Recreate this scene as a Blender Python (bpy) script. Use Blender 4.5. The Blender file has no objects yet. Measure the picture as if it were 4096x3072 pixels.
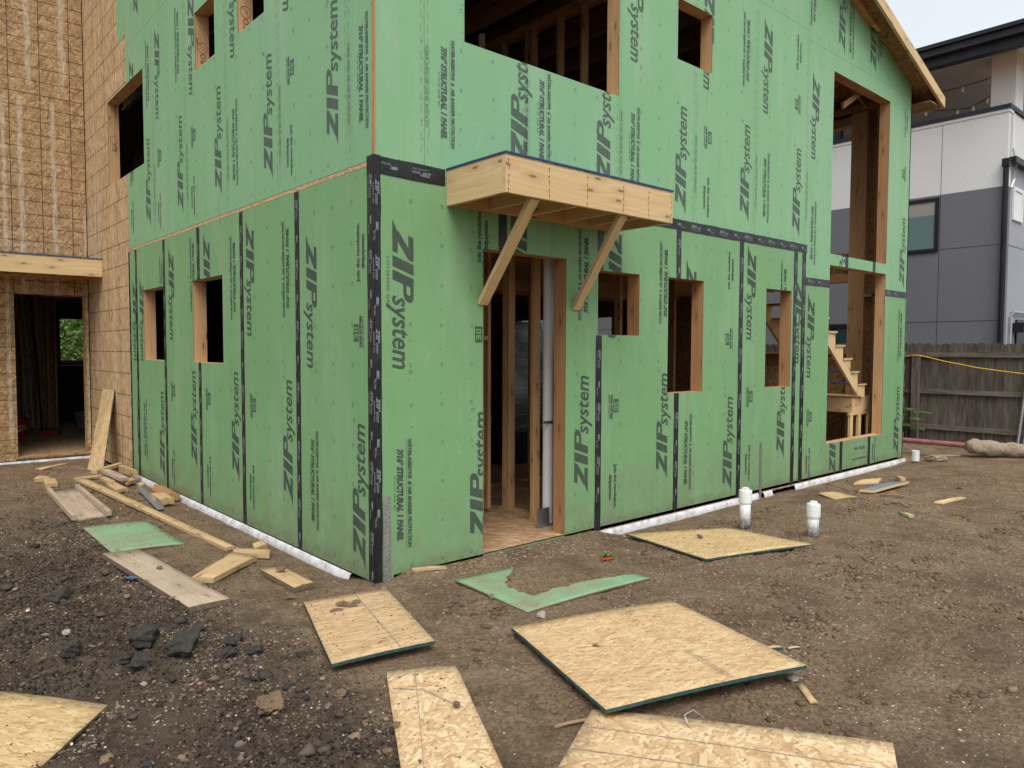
import bpy, math, random
import numpy as np
from mathutils import Vector, Matrix
random.seed(7); rng = np.random.default_rng(7)
S = bpy.context.scene; COL = S.collection; PI = math.pi

# ------------------------------------------------------------------ camera, sky, sun, exposure
cam = bpy.data.cameras.new('camera'); co = bpy.data.objects.new('camera', cam); COL.objects.link(co)
cam.lens = 25.86; cam.sensor_width = 36; cam.clip_end = 2000; cam.clip_start = 0.05
yaw, pit, rol = 0.723, 0.047, 0.003
F = Vector((math.sin(yaw)*math.cos(pit), math.cos(yaw)*math.cos(pit), -math.sin(pit)))
R0 = Vector((math.cos(yaw), -math.sin(yaw), 0)); U0 = R0.cross(F)
Rv = R0*math.cos(rol) + U0*math.sin(rol); Uv = -R0*math.sin(rol) + U0*math.cos(rol)
co.matrix_world = Matrix(((Rv.x, Uv.x, -F.x, -2.785), (Rv.y, Uv.y, -F.y, -4.661), (Rv.z, Uv.z, -F.z, 1.725), (0, 0, 0, 1)))
S.camera = co
W = bpy.data.worlds.new("World"); S.world = W; W.use_nodes = True
wn, wl = W.node_tree.nodes, W.node_tree.links
wn.clear()
SUN_EL, SUN_ROT = math.radians(58), math.radians(215)
sky = wn.new('ShaderNodeTexSky'); sky.sky_type = 'NISHITA'; sky.sun_disc = False
sky.sun_elevation = SUN_EL; sky.sun_rotation = SUN_ROT; sky.air_density = 1.6; sky.dust_density = 5; sky.ozone_density = 1
hs = wn.new('ShaderNodeHueSaturation'); hs.inputs['Saturation'].default_value = 0.30; hs.inputs['Value'].default_value = 1.0
tc = wn.new('ShaderNodeTexCoord'); cn = wn.new('ShaderNodeTexNoise'); cn.inputs['Scale'].default_value = 1.6; cn.inputs['Detail'].default_value = 6
cr = wn.new('ShaderNodeMapRange'); cr.inputs[1].default_value = .35; cr.inputs[2].default_value = .7
mxw = wn.new('ShaderNodeMix'); mxw.data_type = 'RGBA'; mxw.inputs[7].default_value = (5.1, 5.55, 5.95, 1)
cmul = wn.new('ShaderNodeMath'); cmul.operation = 'MULTIPLY_ADD'; cmul.inputs[1].default_value = .35; cmul.inputs[2].default_value = .6
bg = wn.new('ShaderNodeBackground'); wo = wn.new('ShaderNodeOutputWorld'); bg.inputs[1].default_value = 0.10
wl.new(sky.outputs[0], hs.inputs['Color']); wl.new(tc.outputs['Generated'], cn.inputs['Vector']); wl.new(cn.outputs[0], cr.inputs[0])
wl.new(cr.outputs[0], cmul.inputs[0]); wl.new(cmul.outputs[0], mxw.inputs[0]); wl.new(hs.outputs[0], mxw.inputs[6]); wl.new(mxw.outputs[2], bg.inputs[0]); wl.new(bg.outputs[0], wo.inputs[0])
sl = bpy.data.lights.new('sun', 'SUN'); so = bpy.data.objects.new('sun', sl); COL.objects.link(so)
sl.energy = 1.5; sl.angle = math.radians(40); sl.color = (1, .97, .92)
# sun direction: from behind the camera, left (sun_rotation measured clockwise from +Y)
sd = Vector((math.sin(SUN_ROT)*math.cos(SUN_EL), math.cos(SUN_ROT)*math.cos(SUN_EL), math.sin(SUN_EL)))
so.rotation_euler = sd.to_track_quat('Z', 'Y').to_euler()
S.view_settings.view_transform = 'Standard'; S.view_settings.look = 'None'; S.view_settings.gamma = 1; S.view_settings.exposure = 0.85

# ------------------------------------------------------------------ material helpers
class NT:
    def __init__(s, name, rough=.8, spec=.3):
        s.m = bpy.data.materials.new(name); s.m.use_nodes = True
        s.n, s.l = s.m.node_tree.nodes, s.m.node_tree.links; s.n.clear()
        s.out = s.n.new('ShaderNodeOutputMaterial'); s.b = s.n.new('ShaderNodeBsdfPrincipled')
        s.l.new(s.b.outputs[0], s.out.inputs[0]); s.b.inputs['Roughness'].default_value = rough
        s.b.inputs['Specular IOR Level'].default_value = spec
    def put(s, sock, v):
        if hasattr(v, 'is_linked') or isinstance(v, bpy.types.NodeSocket): s.l.new(v, sock)
        elif isinstance(v, tuple) and sock.type == 'RGBA' and len(v) == 3: sock.default_value = (*v, 1)
        else: sock.default_value = v
    def math(s, op, a, b=0., c=None, clamp=False):
        n = s.n.new('ShaderNodeMath'); n.operation = op; n.use_clamp = clamp
        s.put(n.inputs[0], a); s.put(n.inputs[1], b)
        if c is not None: s.put(n.inputs[2], c)
        return n.outputs[0]
    def uv(s): return s.n.new('ShaderNodeUVMap').outputs[0]
    def obj(s): return s.n.new('ShaderNodeTexCoord').outputs['Object']
    def geo(s): return s.n.new('ShaderNodeNewGeometry').outputs['Position']
    def map(s, v, scale=(1, 1, 1), rot=0., loc=(0, 0, 0)):
        n = s.n.new('ShaderNodeMapping'); s.put(n.inputs[0], v); n.inputs['Scale'].default_value = scale
        n.inputs['Rotation'].default_value = (0, 0, rot); n.inputs['Location'].default_value = loc
        return n.outputs[0]
    def noise(s, v, sc, det=3, rough=.55, dist=0., out=0):
        n = s.n.new('ShaderNodeTexNoise'); s.put(n.inputs['Vector'], v); n.inputs['Scale'].default_value = sc
        n.inputs['Detail'].default_value = det; n.inputs['Roughness'].default_value = rough; n.inputs['Distortion'].default_value = dist
        return n.outputs[out]
    def vor(s, v, sc=1, feature='F1', dim='2D', out=1, rnd=1.):
        n = s.n.new('ShaderNodeTexVoronoi'); n.voronoi_dimensions = dim; n.feature = feature
        s.put(n.inputs['Vector'], v); n.inputs['Scale'].default_value = sc; n.inputs['Randomness'].default_value = rnd
        return n.outputs[out]
    def rng(s, v, a, b, c=0., d=1., smooth=False):
        n = s.n.new('ShaderNodeMapRange'); s.put(n.inputs[0], v)
        if smooth: n.interpolation_type = 'SMOOTHSTEP'
        n.inputs[1].default_value = a; n.inputs[2].default_value = b; n.inputs[3].default_value = c; n.inputs[4].default_value = d
        return n.outputs[0]
    def mix(s, f, a, b, mode='MIX'):
        n = s.n.new('ShaderNodeMix'); n.data_type = 'RGBA'; n.blend_type = mode
        s.put(n.inputs[0], f); s.put(n.inputs[6], a); s.put(n.inputs[7], b); return n.outputs[2]
    def mixf(s, f, a, b):
        n = s.n.new('ShaderNodeMix'); n.data_type = 'FLOAT'
        s.put(n.inputs[0], f); s.put(n.inputs[2], a); s.put(n.inputs[3], b); return n.outputs[0]
    def ramp(s, f, stops):
        n = s.n.new('ShaderNodeValToRGB'); s.put(n.inputs[0], f); e = n.color_ramp.elements
        while len(e) < len(stops): e.new(.5)
        for i, (p, c_) in enumerate(stops): e[i].position = p; e[i].color = (*c_, 1)
        return n.outputs[0]
    def sep(s, v):
        n = s.n.new('ShaderNodeSeparateXYZ'); s.put(n.inputs[0], v); return n.outputs
    def comb(s, x, y, z=0.):
        n = s.n.new('ShaderNodeCombineXYZ'); s.put(n.inputs[0], x); s.put(n.inputs[1], y); s.put(n.inputs[2], z); return n.outputs[0]
    def bump(s, h, strength=.3, dist=.01, normal=None):
        n = s.n.new('ShaderNodeBump'); n.inputs['Strength'].default_value = strength; n.inputs['Distance'].default_value = dist
        s.put(n.inputs['Height'], h)
        if normal is not None: s.l.new(normal, n.inputs['Normal'])
        s.l.new(n.outputs[0], s.b.inputs['Normal']); return n.outputs[0]
    def color(s, c_): s.put(s.b.inputs['Base Color'], c_); return s
def plain(name, c_, rough=.7, var=.12, sc=6, metal=0., bump=0., spec=.3):
    t = NT(name, rough, spec); v = t.obj()
    n = t.noise(v, sc, 5, .6)
    t.color(t.mix(1., t.mix(1., c_, t.mixf(n, 1-var*1.6, 1+var*1.6) if False else t.rng(n, .3, .7, 1-var, 1+var), 'MULTIPLY'), (1, 1, 1), 'MULTIPLY'))
    t.b.inputs['Metallic'].default_value = metal
    if bump: t.bump(t.noise(v, sc*8, 4), .5, bump)
    return t.m
M = {}
def osb(name, c_dark, c_mid, c_light, angles, size=(.10, .020), grid=None, streak=0., streaks=(), dirt=0., contrast=1., rough=.75, speck=0.):
    t = NT(name, rough, .25); uv = t.uv()
    warp = t.noise(uv, 9, 2, out=1)
    wv = t.n.new('ShaderNodeVectorMath'); wv.operation = 'MULTIPLY_ADD'; t.l.new(warp, wv.inputs[0]); wv.inputs[1].default_value = (.03, .03, 0); t.l.new(uv, wv.inputs[2])
    base = wv.outputs[0]; pri = tone = edge = None
    for i, a in enumerate(angles):
        k = 1 + .35*math.sin(i*2.3)
        mp = t.map(t.map(base, rot=math.radians(a)), (1/(size[0]*k), 1/(size[1]*k), 1), 0, (i*3.7, i*5.1, 0))
        v = t.n.new('ShaderNodeTexVoronoi'); v.voronoi_dimensions = '2D'; t.l.new(mp, v.inputs['Vector']); v.inputs['Scale'].default_value = 1
        sp = t.n.new('ShaderNodeSeparateColor'); t.l.new(v.outputs['Color'], sp.inputs[0])
        ed = v.outputs['Distance']
        if pri is None: pri, tone, edge = sp.outputs[0], sp.outputs[1], ed
        else:
            g = t.math('GREATER_THAN', sp.outputs[0], pri)
            tone = t.mixf(g, tone, sp.outputs[1]); edge = t.mixf(g, edge, ed); pri = t.math('MAXIMUM', pri, sp.outputs[0])
    fib = t.noise(t.map(t.map(base, rot=math.radians(angles[0])), (14, 120, 1)), 1, 4, .7)
    f = t.math('ADD', t.math('MULTIPLY', tone, .85*contrast), t.math('MULTIPLY', fib, .22))
    f = t.math('SUBTRACT', f, t.math('MULTIPLY', t.rng(edge, .66, .80), .55), clamp=True)
    col = t.ramp(f, [(0., c_dark), (.25, tuple(.6*a+.4*b for a, b in zip(c_mid, c_dark))), (.55, c_mid), (.95, c_light)])
    col = t.mix(t.rng(t.noise(uv, 1.3, 4), .35, .7, 0, .22), col, tuple(.75*x for x in c_mid))
    # dark resin specks and gaps between strands
    sp2 = t.math('LESS_THAN', t.noise(t.map(t.map(uv, rot=math.radians(angles[0])), (30, 75, 1)), 1, 2), .33)
    col = t.mix(t.math('MULTIPLY', sp2, .55), col, tuple(.35*x for x in c_dark))
    if speck and False:
        s3 = t.math('LESS_THAN', t.vor(uv, 22, out=0), speck); col = t.mix(t.math('MULTIPLY', s3, .8), col, (.035, .027, .022))
    xy = t.sep(uv)
    if grid:
        gu, gv = grid; w = .0038
        du = t.math('ABSOLUTE', t.math('SUBTRACT', t.math('FRACT', t.math('DIVIDE', xy[0], gu)), .5))
        dv = t.math('ABSOLUTE', t.math('SUBTRACT', t.math('FRACT', t.math('DIVIDE', xy[1], gv)), .5))
        lu = t.math('LESS_THAN', du, w*1.6/gu); lv = t.math('LESS_THAN', dv, w*1.6/gv)
        ln = t.math('MAXIMUM', lu, lv); br = t.rng(t.noise(uv, 14, 3), .3, .5, .5, .95)
        col = t.mix(t.math('MULTIPLY', ln, br), col, (.06, .04, .025))
    if streak or streaks:
        nz = t.noise(t.map(uv, (40, 6, 1)), 1, 5, .7); nz2 = t.noise(uv, 3, 3)
        m_ = None
        for (c0, w, z0, z1) in streaks:
            d = t.math('ABSOLUTE', t.math('SUBTRACT', xy[0], t.math('ADD', t.math('MULTIPLY', nz2, .06), c0-.03)))
            a = t.rng(d, w*.25, w, 1, 0, True); a = t.math('MULTIPLY', a, t.rng(xy[1], z0, z0+.25, 0, 1)); a = t.math('MULTIPLY', a, t.rng(xy[1], z1-.05, z1, 1, 0))
            m_ = a if m_ is None else t.math('MAXIMUM', m_, a)
        if streak:
            a = t.rng(t.noise(t.map(uv, (9, .13, 1)), 1, 4, .7), .52, .60, 0, .9, True)
            m_ = a if m_ is None else t.math('MAXIMUM', m_, a)
        m_ = t.math('MULTIPLY', m_, t.rng(nz, .38, .60, .0, 1.))
        col = t.mix(t.math('MULTIPLY', m_, .75), col, (.60, .52, .42))
    if dirt:
        dn = t.rng(t.noise(uv, 3.5, 8, .78), .56-.1*dirt, .80, 0, .55*min(1, .4+dirt), True)
        col = t.mix(dn, col, (.24, .175, .12))
    t.color(col); t.bump(t.math('ADD', f, t.math('MULTIPLY', fib, .5)), .35, .004); return t.m
def lumber(name, c_light, c_dark, knots=.5, dirt=0., weather=0., rough=.7, nails=False):
    t = NT(name, rough, .25); uv = t.uv(); 
    w = t.noise(t.map(uv, (1.2, 5, 1)), 1, 3); 
    x = t.sep(uv)
    ring = t.noise(t.comb(t.math('MULTIPLY', x[0], .8), t.math('ADD', t.math('MULTIPLY', x[1], 70), t.math('MULTIPLY', w, 9))), 1, 2, .4)
    fine = t.noise(t.map(uv, (9, 320, 1)), 1, 3, .6)
    f = t.rng(t.math('ADD', t.math('MULTIPLY', ring, .75), t.math('MULTIPLY', fine, .35)), .35, .75)
    col = t.mix(f, c_light, c_dark)
    big = t.noise(t.map(uv, (.9, 4, 1)), 1, 3)
    col = t.mix(t.rng(big, .4, .75, 0, .45), col, tuple(a*b for a, b in zip(c_dark, (.95, .85, .75))))
    if knots:
        kd = t.vor(t.map(uv, (1.9, 6.5, 1)), 1, out=0)
        k = t.rng(kd, .05*knots+.03, .12*knots+.05, 1, 0, True); halo = t.rng(kd, .1, .32, .35, 0, True)
        col = t.mix(halo, col, tuple(.72*x_ for x_ in c_dark)); col = t.mix(t.math('MULTIPLY', k, .75), col, (.17, .08, .035))
    if weather:
        wn_ = t.rng(t.noise(t.map(uv, (2, 14, 1)), 1, 5, .7), .35, .65, 0, weather)
        col = t.mix(wn_, col, (.22, .19, .165))
    if dirt:
        dn = t.rng(t.noise(uv, 7, 6, .7), .58-.15*dirt, .72, 0, .85*min(1, dirt), True); col = t.mix(dn, col, (.15, .105, .07))
    t.color(col); t.bump(f, .25, .002); return t.m
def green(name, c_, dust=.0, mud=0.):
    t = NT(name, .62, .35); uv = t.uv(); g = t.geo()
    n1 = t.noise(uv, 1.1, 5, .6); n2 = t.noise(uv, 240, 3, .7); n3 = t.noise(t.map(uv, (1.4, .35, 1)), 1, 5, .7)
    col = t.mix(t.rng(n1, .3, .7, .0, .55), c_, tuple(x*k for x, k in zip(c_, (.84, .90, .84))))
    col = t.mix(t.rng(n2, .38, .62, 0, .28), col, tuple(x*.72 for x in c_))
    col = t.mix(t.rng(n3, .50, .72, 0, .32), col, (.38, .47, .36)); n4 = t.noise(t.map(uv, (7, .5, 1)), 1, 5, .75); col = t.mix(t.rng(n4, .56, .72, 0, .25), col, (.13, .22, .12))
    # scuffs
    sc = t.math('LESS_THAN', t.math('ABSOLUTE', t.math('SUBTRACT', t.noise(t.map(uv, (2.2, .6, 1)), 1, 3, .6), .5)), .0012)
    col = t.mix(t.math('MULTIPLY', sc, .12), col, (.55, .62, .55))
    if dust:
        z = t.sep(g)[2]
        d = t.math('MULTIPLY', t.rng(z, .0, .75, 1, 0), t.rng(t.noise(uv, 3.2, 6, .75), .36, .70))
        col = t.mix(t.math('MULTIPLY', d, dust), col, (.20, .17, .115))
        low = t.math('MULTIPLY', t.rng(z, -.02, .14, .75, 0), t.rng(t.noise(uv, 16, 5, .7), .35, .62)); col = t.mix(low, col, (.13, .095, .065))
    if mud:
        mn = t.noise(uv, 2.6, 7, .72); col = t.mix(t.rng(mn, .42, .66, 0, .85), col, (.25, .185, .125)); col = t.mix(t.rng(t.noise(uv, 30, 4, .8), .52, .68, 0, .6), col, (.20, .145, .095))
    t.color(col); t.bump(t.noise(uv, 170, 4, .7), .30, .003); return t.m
M['green_up'] = green('green_sheathing_upper', (.235, .445, .24)); M['green_lo'] = green('green_sheathing_lower_shaded', (.192, .368, .168), .8)  # lower copy's darker base colour holds shade toward the ground, besides mud dust
M['green_mud'] = green('green_sheathing_loose', (.19, .355, .195), 0, 1.)
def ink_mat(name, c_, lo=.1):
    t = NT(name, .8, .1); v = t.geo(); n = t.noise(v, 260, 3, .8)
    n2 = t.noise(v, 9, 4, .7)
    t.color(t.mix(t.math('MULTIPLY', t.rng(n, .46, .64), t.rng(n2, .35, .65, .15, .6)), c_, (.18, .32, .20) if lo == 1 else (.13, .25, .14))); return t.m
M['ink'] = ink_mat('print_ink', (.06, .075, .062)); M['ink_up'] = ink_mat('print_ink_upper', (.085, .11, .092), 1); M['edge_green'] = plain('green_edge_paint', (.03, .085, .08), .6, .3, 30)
M['tape_print'] = plain('tape_white_print', (.19, .20, .215), .5, .15, 40)
def tape_mat():
    t = NT('flashing_tape', .42, .35); v = t.geo(); n = t.noise(v, 22, 4, .6, 1.2); n2 = t.noise(v, 5, 4, .6)
    t.color(t.mix(t.rng(n2, .45, .7, 0, .5), (.011, .012, .014), (.045, .047, .052))); t.bump(n, .55, .012); return t.m
M['tape'] = tape_mat()
PINE_L, PINE_D = (.62, .44, .235), (.50, .315, .145)
M['pine'] = lumber('pine_fascia', (.70, .53, .30), (.56, .38, .185), .35)
M['stud'] = lumber('stud_lumber', (.60, .385, .20), (.45, .26, .12), .4)
M['fir'] = lumber('fir_framing', (.50, .285, .14), (.36, .18, .08), .4)
M['scrap'] = lumber('scrap_lumber', (.56, .41, .23), (.42, .275, .14), .5, .55)
M['weath'] = lumber('weathered_plank', (.50, .40, .29), (.38, .28, .19), .3, .45, .35)
M['fence'] = None
M['osb_wing'] = osb('osb_wing_wall', (.17, .092, .04), (.40, .25, .12), (.60, .42, .23), (20, -35, 75, -70, 5, 130), (.10, .026), grid=(.406, .205),
    streaks=[(-.76, .055, 5.66, 9), (-.30, .07, 5.66, 9), (-1.1, .04, .2, 5.55), (-.88, .05, .2, 5.6), (-.45, .045, .2, 5.6), (-.03, .03, .1, 4)], contrast=.9)
M['osb_side'] = osb('osb_side_wall', (.25, .135, .06), (.52, .335, .165), (.72, .53, .31), (88, 76, 100, 82, 94), (.12, .016), grid=(.61, .305), streak=3.2, contrast=1.)
M['osb_floor'] = osb('subfloor_osb', (.20, .10, .045), (.42, .26, .14), (.60, .42, .26), (35, 20, 55, 42), (.11, .02), dirt=.9)
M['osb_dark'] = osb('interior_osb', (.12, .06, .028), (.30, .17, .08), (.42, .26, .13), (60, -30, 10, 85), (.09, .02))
M['osb_a'] = osb('loose_osb_pale', (.33, .18, .08), (.58, .405, .22), (.74, .58, .365), (0, 12, -15, 26, -30, 8, -6, 66), (.095, .0135), dirt=.3, contrast=.72)
M['osb_b'] = osb('loose_osb_random', (.36, .20, .095), (.56, .39, .215), (.72, .555, .355), (15, 62, -42, 95, 130, -10, 40, -70), (.085, .018), dirt=.45, contrast=1.)
M['osb_c'] = osb('loose_osb_fine', (.28, .15, .07), (.55, .385, .215), (.72, .56, .36), (4, -8, 14, -18), (.11, .010), dirt=.5, contrast=.7)
M['osb_y'] = osb('loose_osb_yellow', (.30, .18, .07), (.55, .39, .20), (.71, .55, .32), (-6, 8, 22, -24, 2, -50), (.10, .013), dirt=.3, contrast=.75)
M['osb_edge'] = plain('osb_cut_edge', (.30, .20, .11), .9, .35, 60)
M['edge_mud'] = plain('muddy_board_edge', (.16, .115, .075), .95, .35, 50)
M['inner'] = plain('shade_dark_interior', (.05, .038, .03), .9, .3, 2)  # interior shade put into this near-black base colour
M['blue'] = plain('blue_underlayment', (.012, .06, .19), .5, .3, 20)
M['bluey'] = plain('blue_edge_paint', (.02, .075, .13), .6, .3, 30)
def wrap_mat():
    t = NT('foundation_wrap', .45, .4); v = t.geo(); n = t.noise(v, 14, 5, .65, .8)
    d = t.rng(t.noise(v, 9, 6, .7), .44, .64, 0, .6); z = t.sep(v)[2]; d = t.math('MAXIMUM', d, t.math('MULTIPLY', t.rng(z, -.11, -.05, .9, 0), t.rng(t.noise(v, 20, 5, .7), .35, .55))); t.color(t.mix(d, (.66, .67, .70), (.28, .215, .15))); t.bump(n, .5, .02); return t.m
M['wrap'] = wrap_mat()
M['galv'] = plain('galvanised_steel', (.46, .47, .48), .42, .25, 30, .85)
M['pvc'] = None
def pvc():
    t = NT('pvc_pipe', .4, .45); v = t.geo(); z = t.sep(v)[2]
    d = t.math('MULTIPLY', t.rng(z, .0, .22, 1, 0), t.rng(t.noise(t.map(v, (60, 60, 22)), 1, 5, .8), .40, .56)); t.color(t.mix(d, (.72, .74, .74), (.13, .10, .075))); return t.m
M['pvc'] = pvc(); M['pvc_in'] = plain('white_vent_pipe', (.85, .84, .86), .35, .05, 3)
def stucco(name, c_):
    t = NT(name, .9, .2); v = t.geo(); n = t.noise(v, 26, 6, .75); n2 = t.noise(v, .7, 4)
    t.color(t.mix(t.rng(n2, .35, .7, 0, .35), c_, tuple(x*.86 for x in c_))); t.bump(n, .6, .02); return t.m
M['stw'] = stucco('white_stucco', (.70, .70, .69)); M['stg'] = stucco('grey_stucco', (.165, .168, .184)); M['stp'] = stucco('pale_grey_stucco', (.34, .35, .40))
M['blk'] = plain('black_trim', (.012, .013, .017), .45, .3, 3); M['navy'] = plain('dark_fascia', (.020, .022, .032), .5, .3, 3)
M['soffit'] = plain('deck_soffit', (.72, .70, .68), .8, .05, 1)
def glass():
    t = NT('window_glass', .05, .5); v = t.geo(); z = t.sep(v)[2]; t.color(t.mix(t.rng(z, 4.7, 4.72), (.13, .20, .19), (.30, .29, .26))); t.b.inputs['Roughness'].default_value = .12; return t.m
M['glass'] = glass(); M['dglass'] = plain('dark_glass', (.02, .045, .045), .08, .1, 2, 0, 0, .6)
M['dark'] = plain('dark_cabinet', (.01, .009, .009), .6, .2, 3)
M['bulb'] = plain('clear_bulb', (.7, .68, .62), .15, .05, 5); M['wire'] = plain('black_wire', (.01, .01, .01), .6)
M['yellow'] = plain('yellow_cord', (.75, .48, .02), .5, .1, 5); M['pinkp'] = plain('faded_red_pipe', (.26, .105, .095), .6, .25, 9)
def conc(name, c_, sc=9):
    t = NT(name, .95, .15); v = t.obj(); n = t.noise(v, sc, 7, .75)
    t.color(t.ramp(n, [(.2, tuple(x*.35 for x in c_)), (.45, tuple(x*.8 for x in c_)), (.6, c_), (.8, tuple(x*1.15 for x in c_))])); t.bump(n, .8, .03); return t.m
M['conc'] = conc('old_concrete', (.36, .29, .215), 16); M['asph'] = conc('asphalt_lump', (.070, .062, .055), 30); M['clod'] = conc('soil_clod', (.21, .145, .092), 12)
M['stone'] = conc('pale_stone', (.42, .36, .31), 10)
M['red'] = plain('red_bucket', (.42, .03, .02), .5, .1, 5); M['white'] = plain('white_plastic', (.7, .7, .7), .5, .05, 5)
M['conduit'] = plain('grey_cable', (.30, .29, .28), .5)
M['leaf'] = plain('leaf_green', (.06, .135, .035), .6, .35, 7); M['leafb'] = plain('bush_leaf', (.11, .20, .04), .6, .45, 3)
M['stem'] = plain('stem_green', (.10, .11, .05), .7)

def ground_mat():
    t = NT('soil', .93, .18); v = t.geo()
    big = t.noise(v, .55, 4, .6); mid = t.noise(v, 3.2, 6, .7); fine = t.noise(v, 38, 6, .75); gr = t.noise(v, 150, 3, .7)
    col = t.ramp(mid, [(.3, (.25, .163, .094)), (.5, (.41, .282, .175)), (.68, (.54, .395, .262))])
    col = t.mix(t.math('MULTIPLY', t.rng(t.noise(v, 7, 7, .78), .54, .66), .75), col, (.105, .068, .042))
    col = t.mix(t.rng(big, .40, .62, 0, .4), col, (.47, .335, .218))
    col = t.mix(t.rng(fine, .40, .58, .75, 0), col, (.13, .084, .05))
    col = t.mix(t.rng(gr, .55, .72, 0, .45), col, (.30, .235, .17))
    dp = t.noise(v, 1.15, 6, .72, .6); col = t.mix(t.rng(dp, .50, .64, 0, .62), col, (.15, .098, .06)); col = t.mix(t.rng(dp, .30, .42, .45, 0), col, (.46, .35, .245))
    # rubble zone: darker, greyer soil
    x = t.sep(v); edge = t.math('ADD', x[0], t.math('MULTIPLY', t.math('SUBTRACT', t.noise(v, 1.6, 5, .65), .5), 1.3))
    m_ = t.math('MULTIPLY', t.rng(edge, -1.3, -.75, 1, 0, True), t.rng(x[1], 2.6, 5.2, 1, .15))
    dk = t.ramp(t.noise(v, 13, 6, .8), [(.3, (.032, .023, .017)), (.5, (.105, .075, .053)), (.7, (.23, .17, .12))])
    dk = t.mix(t.rng(t.noise(v, 2.3, 5, .7), .45, .6, 0, .5), dk, (.20, .155, .115))
    col = t.mix(t.math('MULTIPLY', m_, .88), col, dk)
    pe = t.vor(v, 46, dim='3D', out=0); pc = t.vor(v, 46, dim='3D', out=1); ps = t.sep(pc)
    pk = t.math('MULTIPLY', t.math('LESS_THAN', pe, .20), t.math('GREATER_THAN', ps[0], .82)); col = t.mix(t.math('MULTIPLY', pk, .8), col, (.42, .36, .29))
    t.color(col)
    h = t.math('ADD', t.math('MULTIPLY', fine, 1.), t.math('ADD', t.math('MULTIPLY', mid, 1.6), t.math('MULTIPLY', gr, .3))); t.bump(h, 1., .06)
    t.b.inputs['Roughness'].default_value = .9; return t.m
M['soil'] = ground_mat()
def attr_mat(name, rough=.9):
    t = NT(name, rough, .2); a = t.n.new('ShaderNodeVertexColor'); a.layer_name = 'tint'
    n = t.noise(t.geo(), 90, 4, .7); t.color(t.mix(1., a.outputs[0], t.rng(n, .3, .7, .6, 1.25), 'MULTIPLY')); t.bump(n, .5, .008); return t.m
M['tint'] = attr_mat('gravel_mixed')
def fence_mat():
    t = NT('weathered_fence', .85, .2); uv = t.uv(); a = t.n.new('ShaderNodeVertexColor'); a.layer_name = 'tint'
    n = t.noise(t.map(uv, (2.5, 22, 1)), 1, 5, .7); n2 = t.noise(t.map(uv, (1.1, 5, 1)), 1, 5, .65)
    col = t.mix(t.rng(n, .3, .7), (.05, .043, .037), (.165, .143, .12)); col = t.mix(t.rng(n2, .5, .72, 0, .7), col, (.034, .030, .026))
    col = t.mix(t.rng(n2, .28, .42, .6, 0), col, (.18, .14, .09))
    t.color(t.mix(1., col, a.outputs[0], 'MULTIPLY')); t.bump(n, .5, .006); return t.m
M['fence'] = fence_mat()

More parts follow.
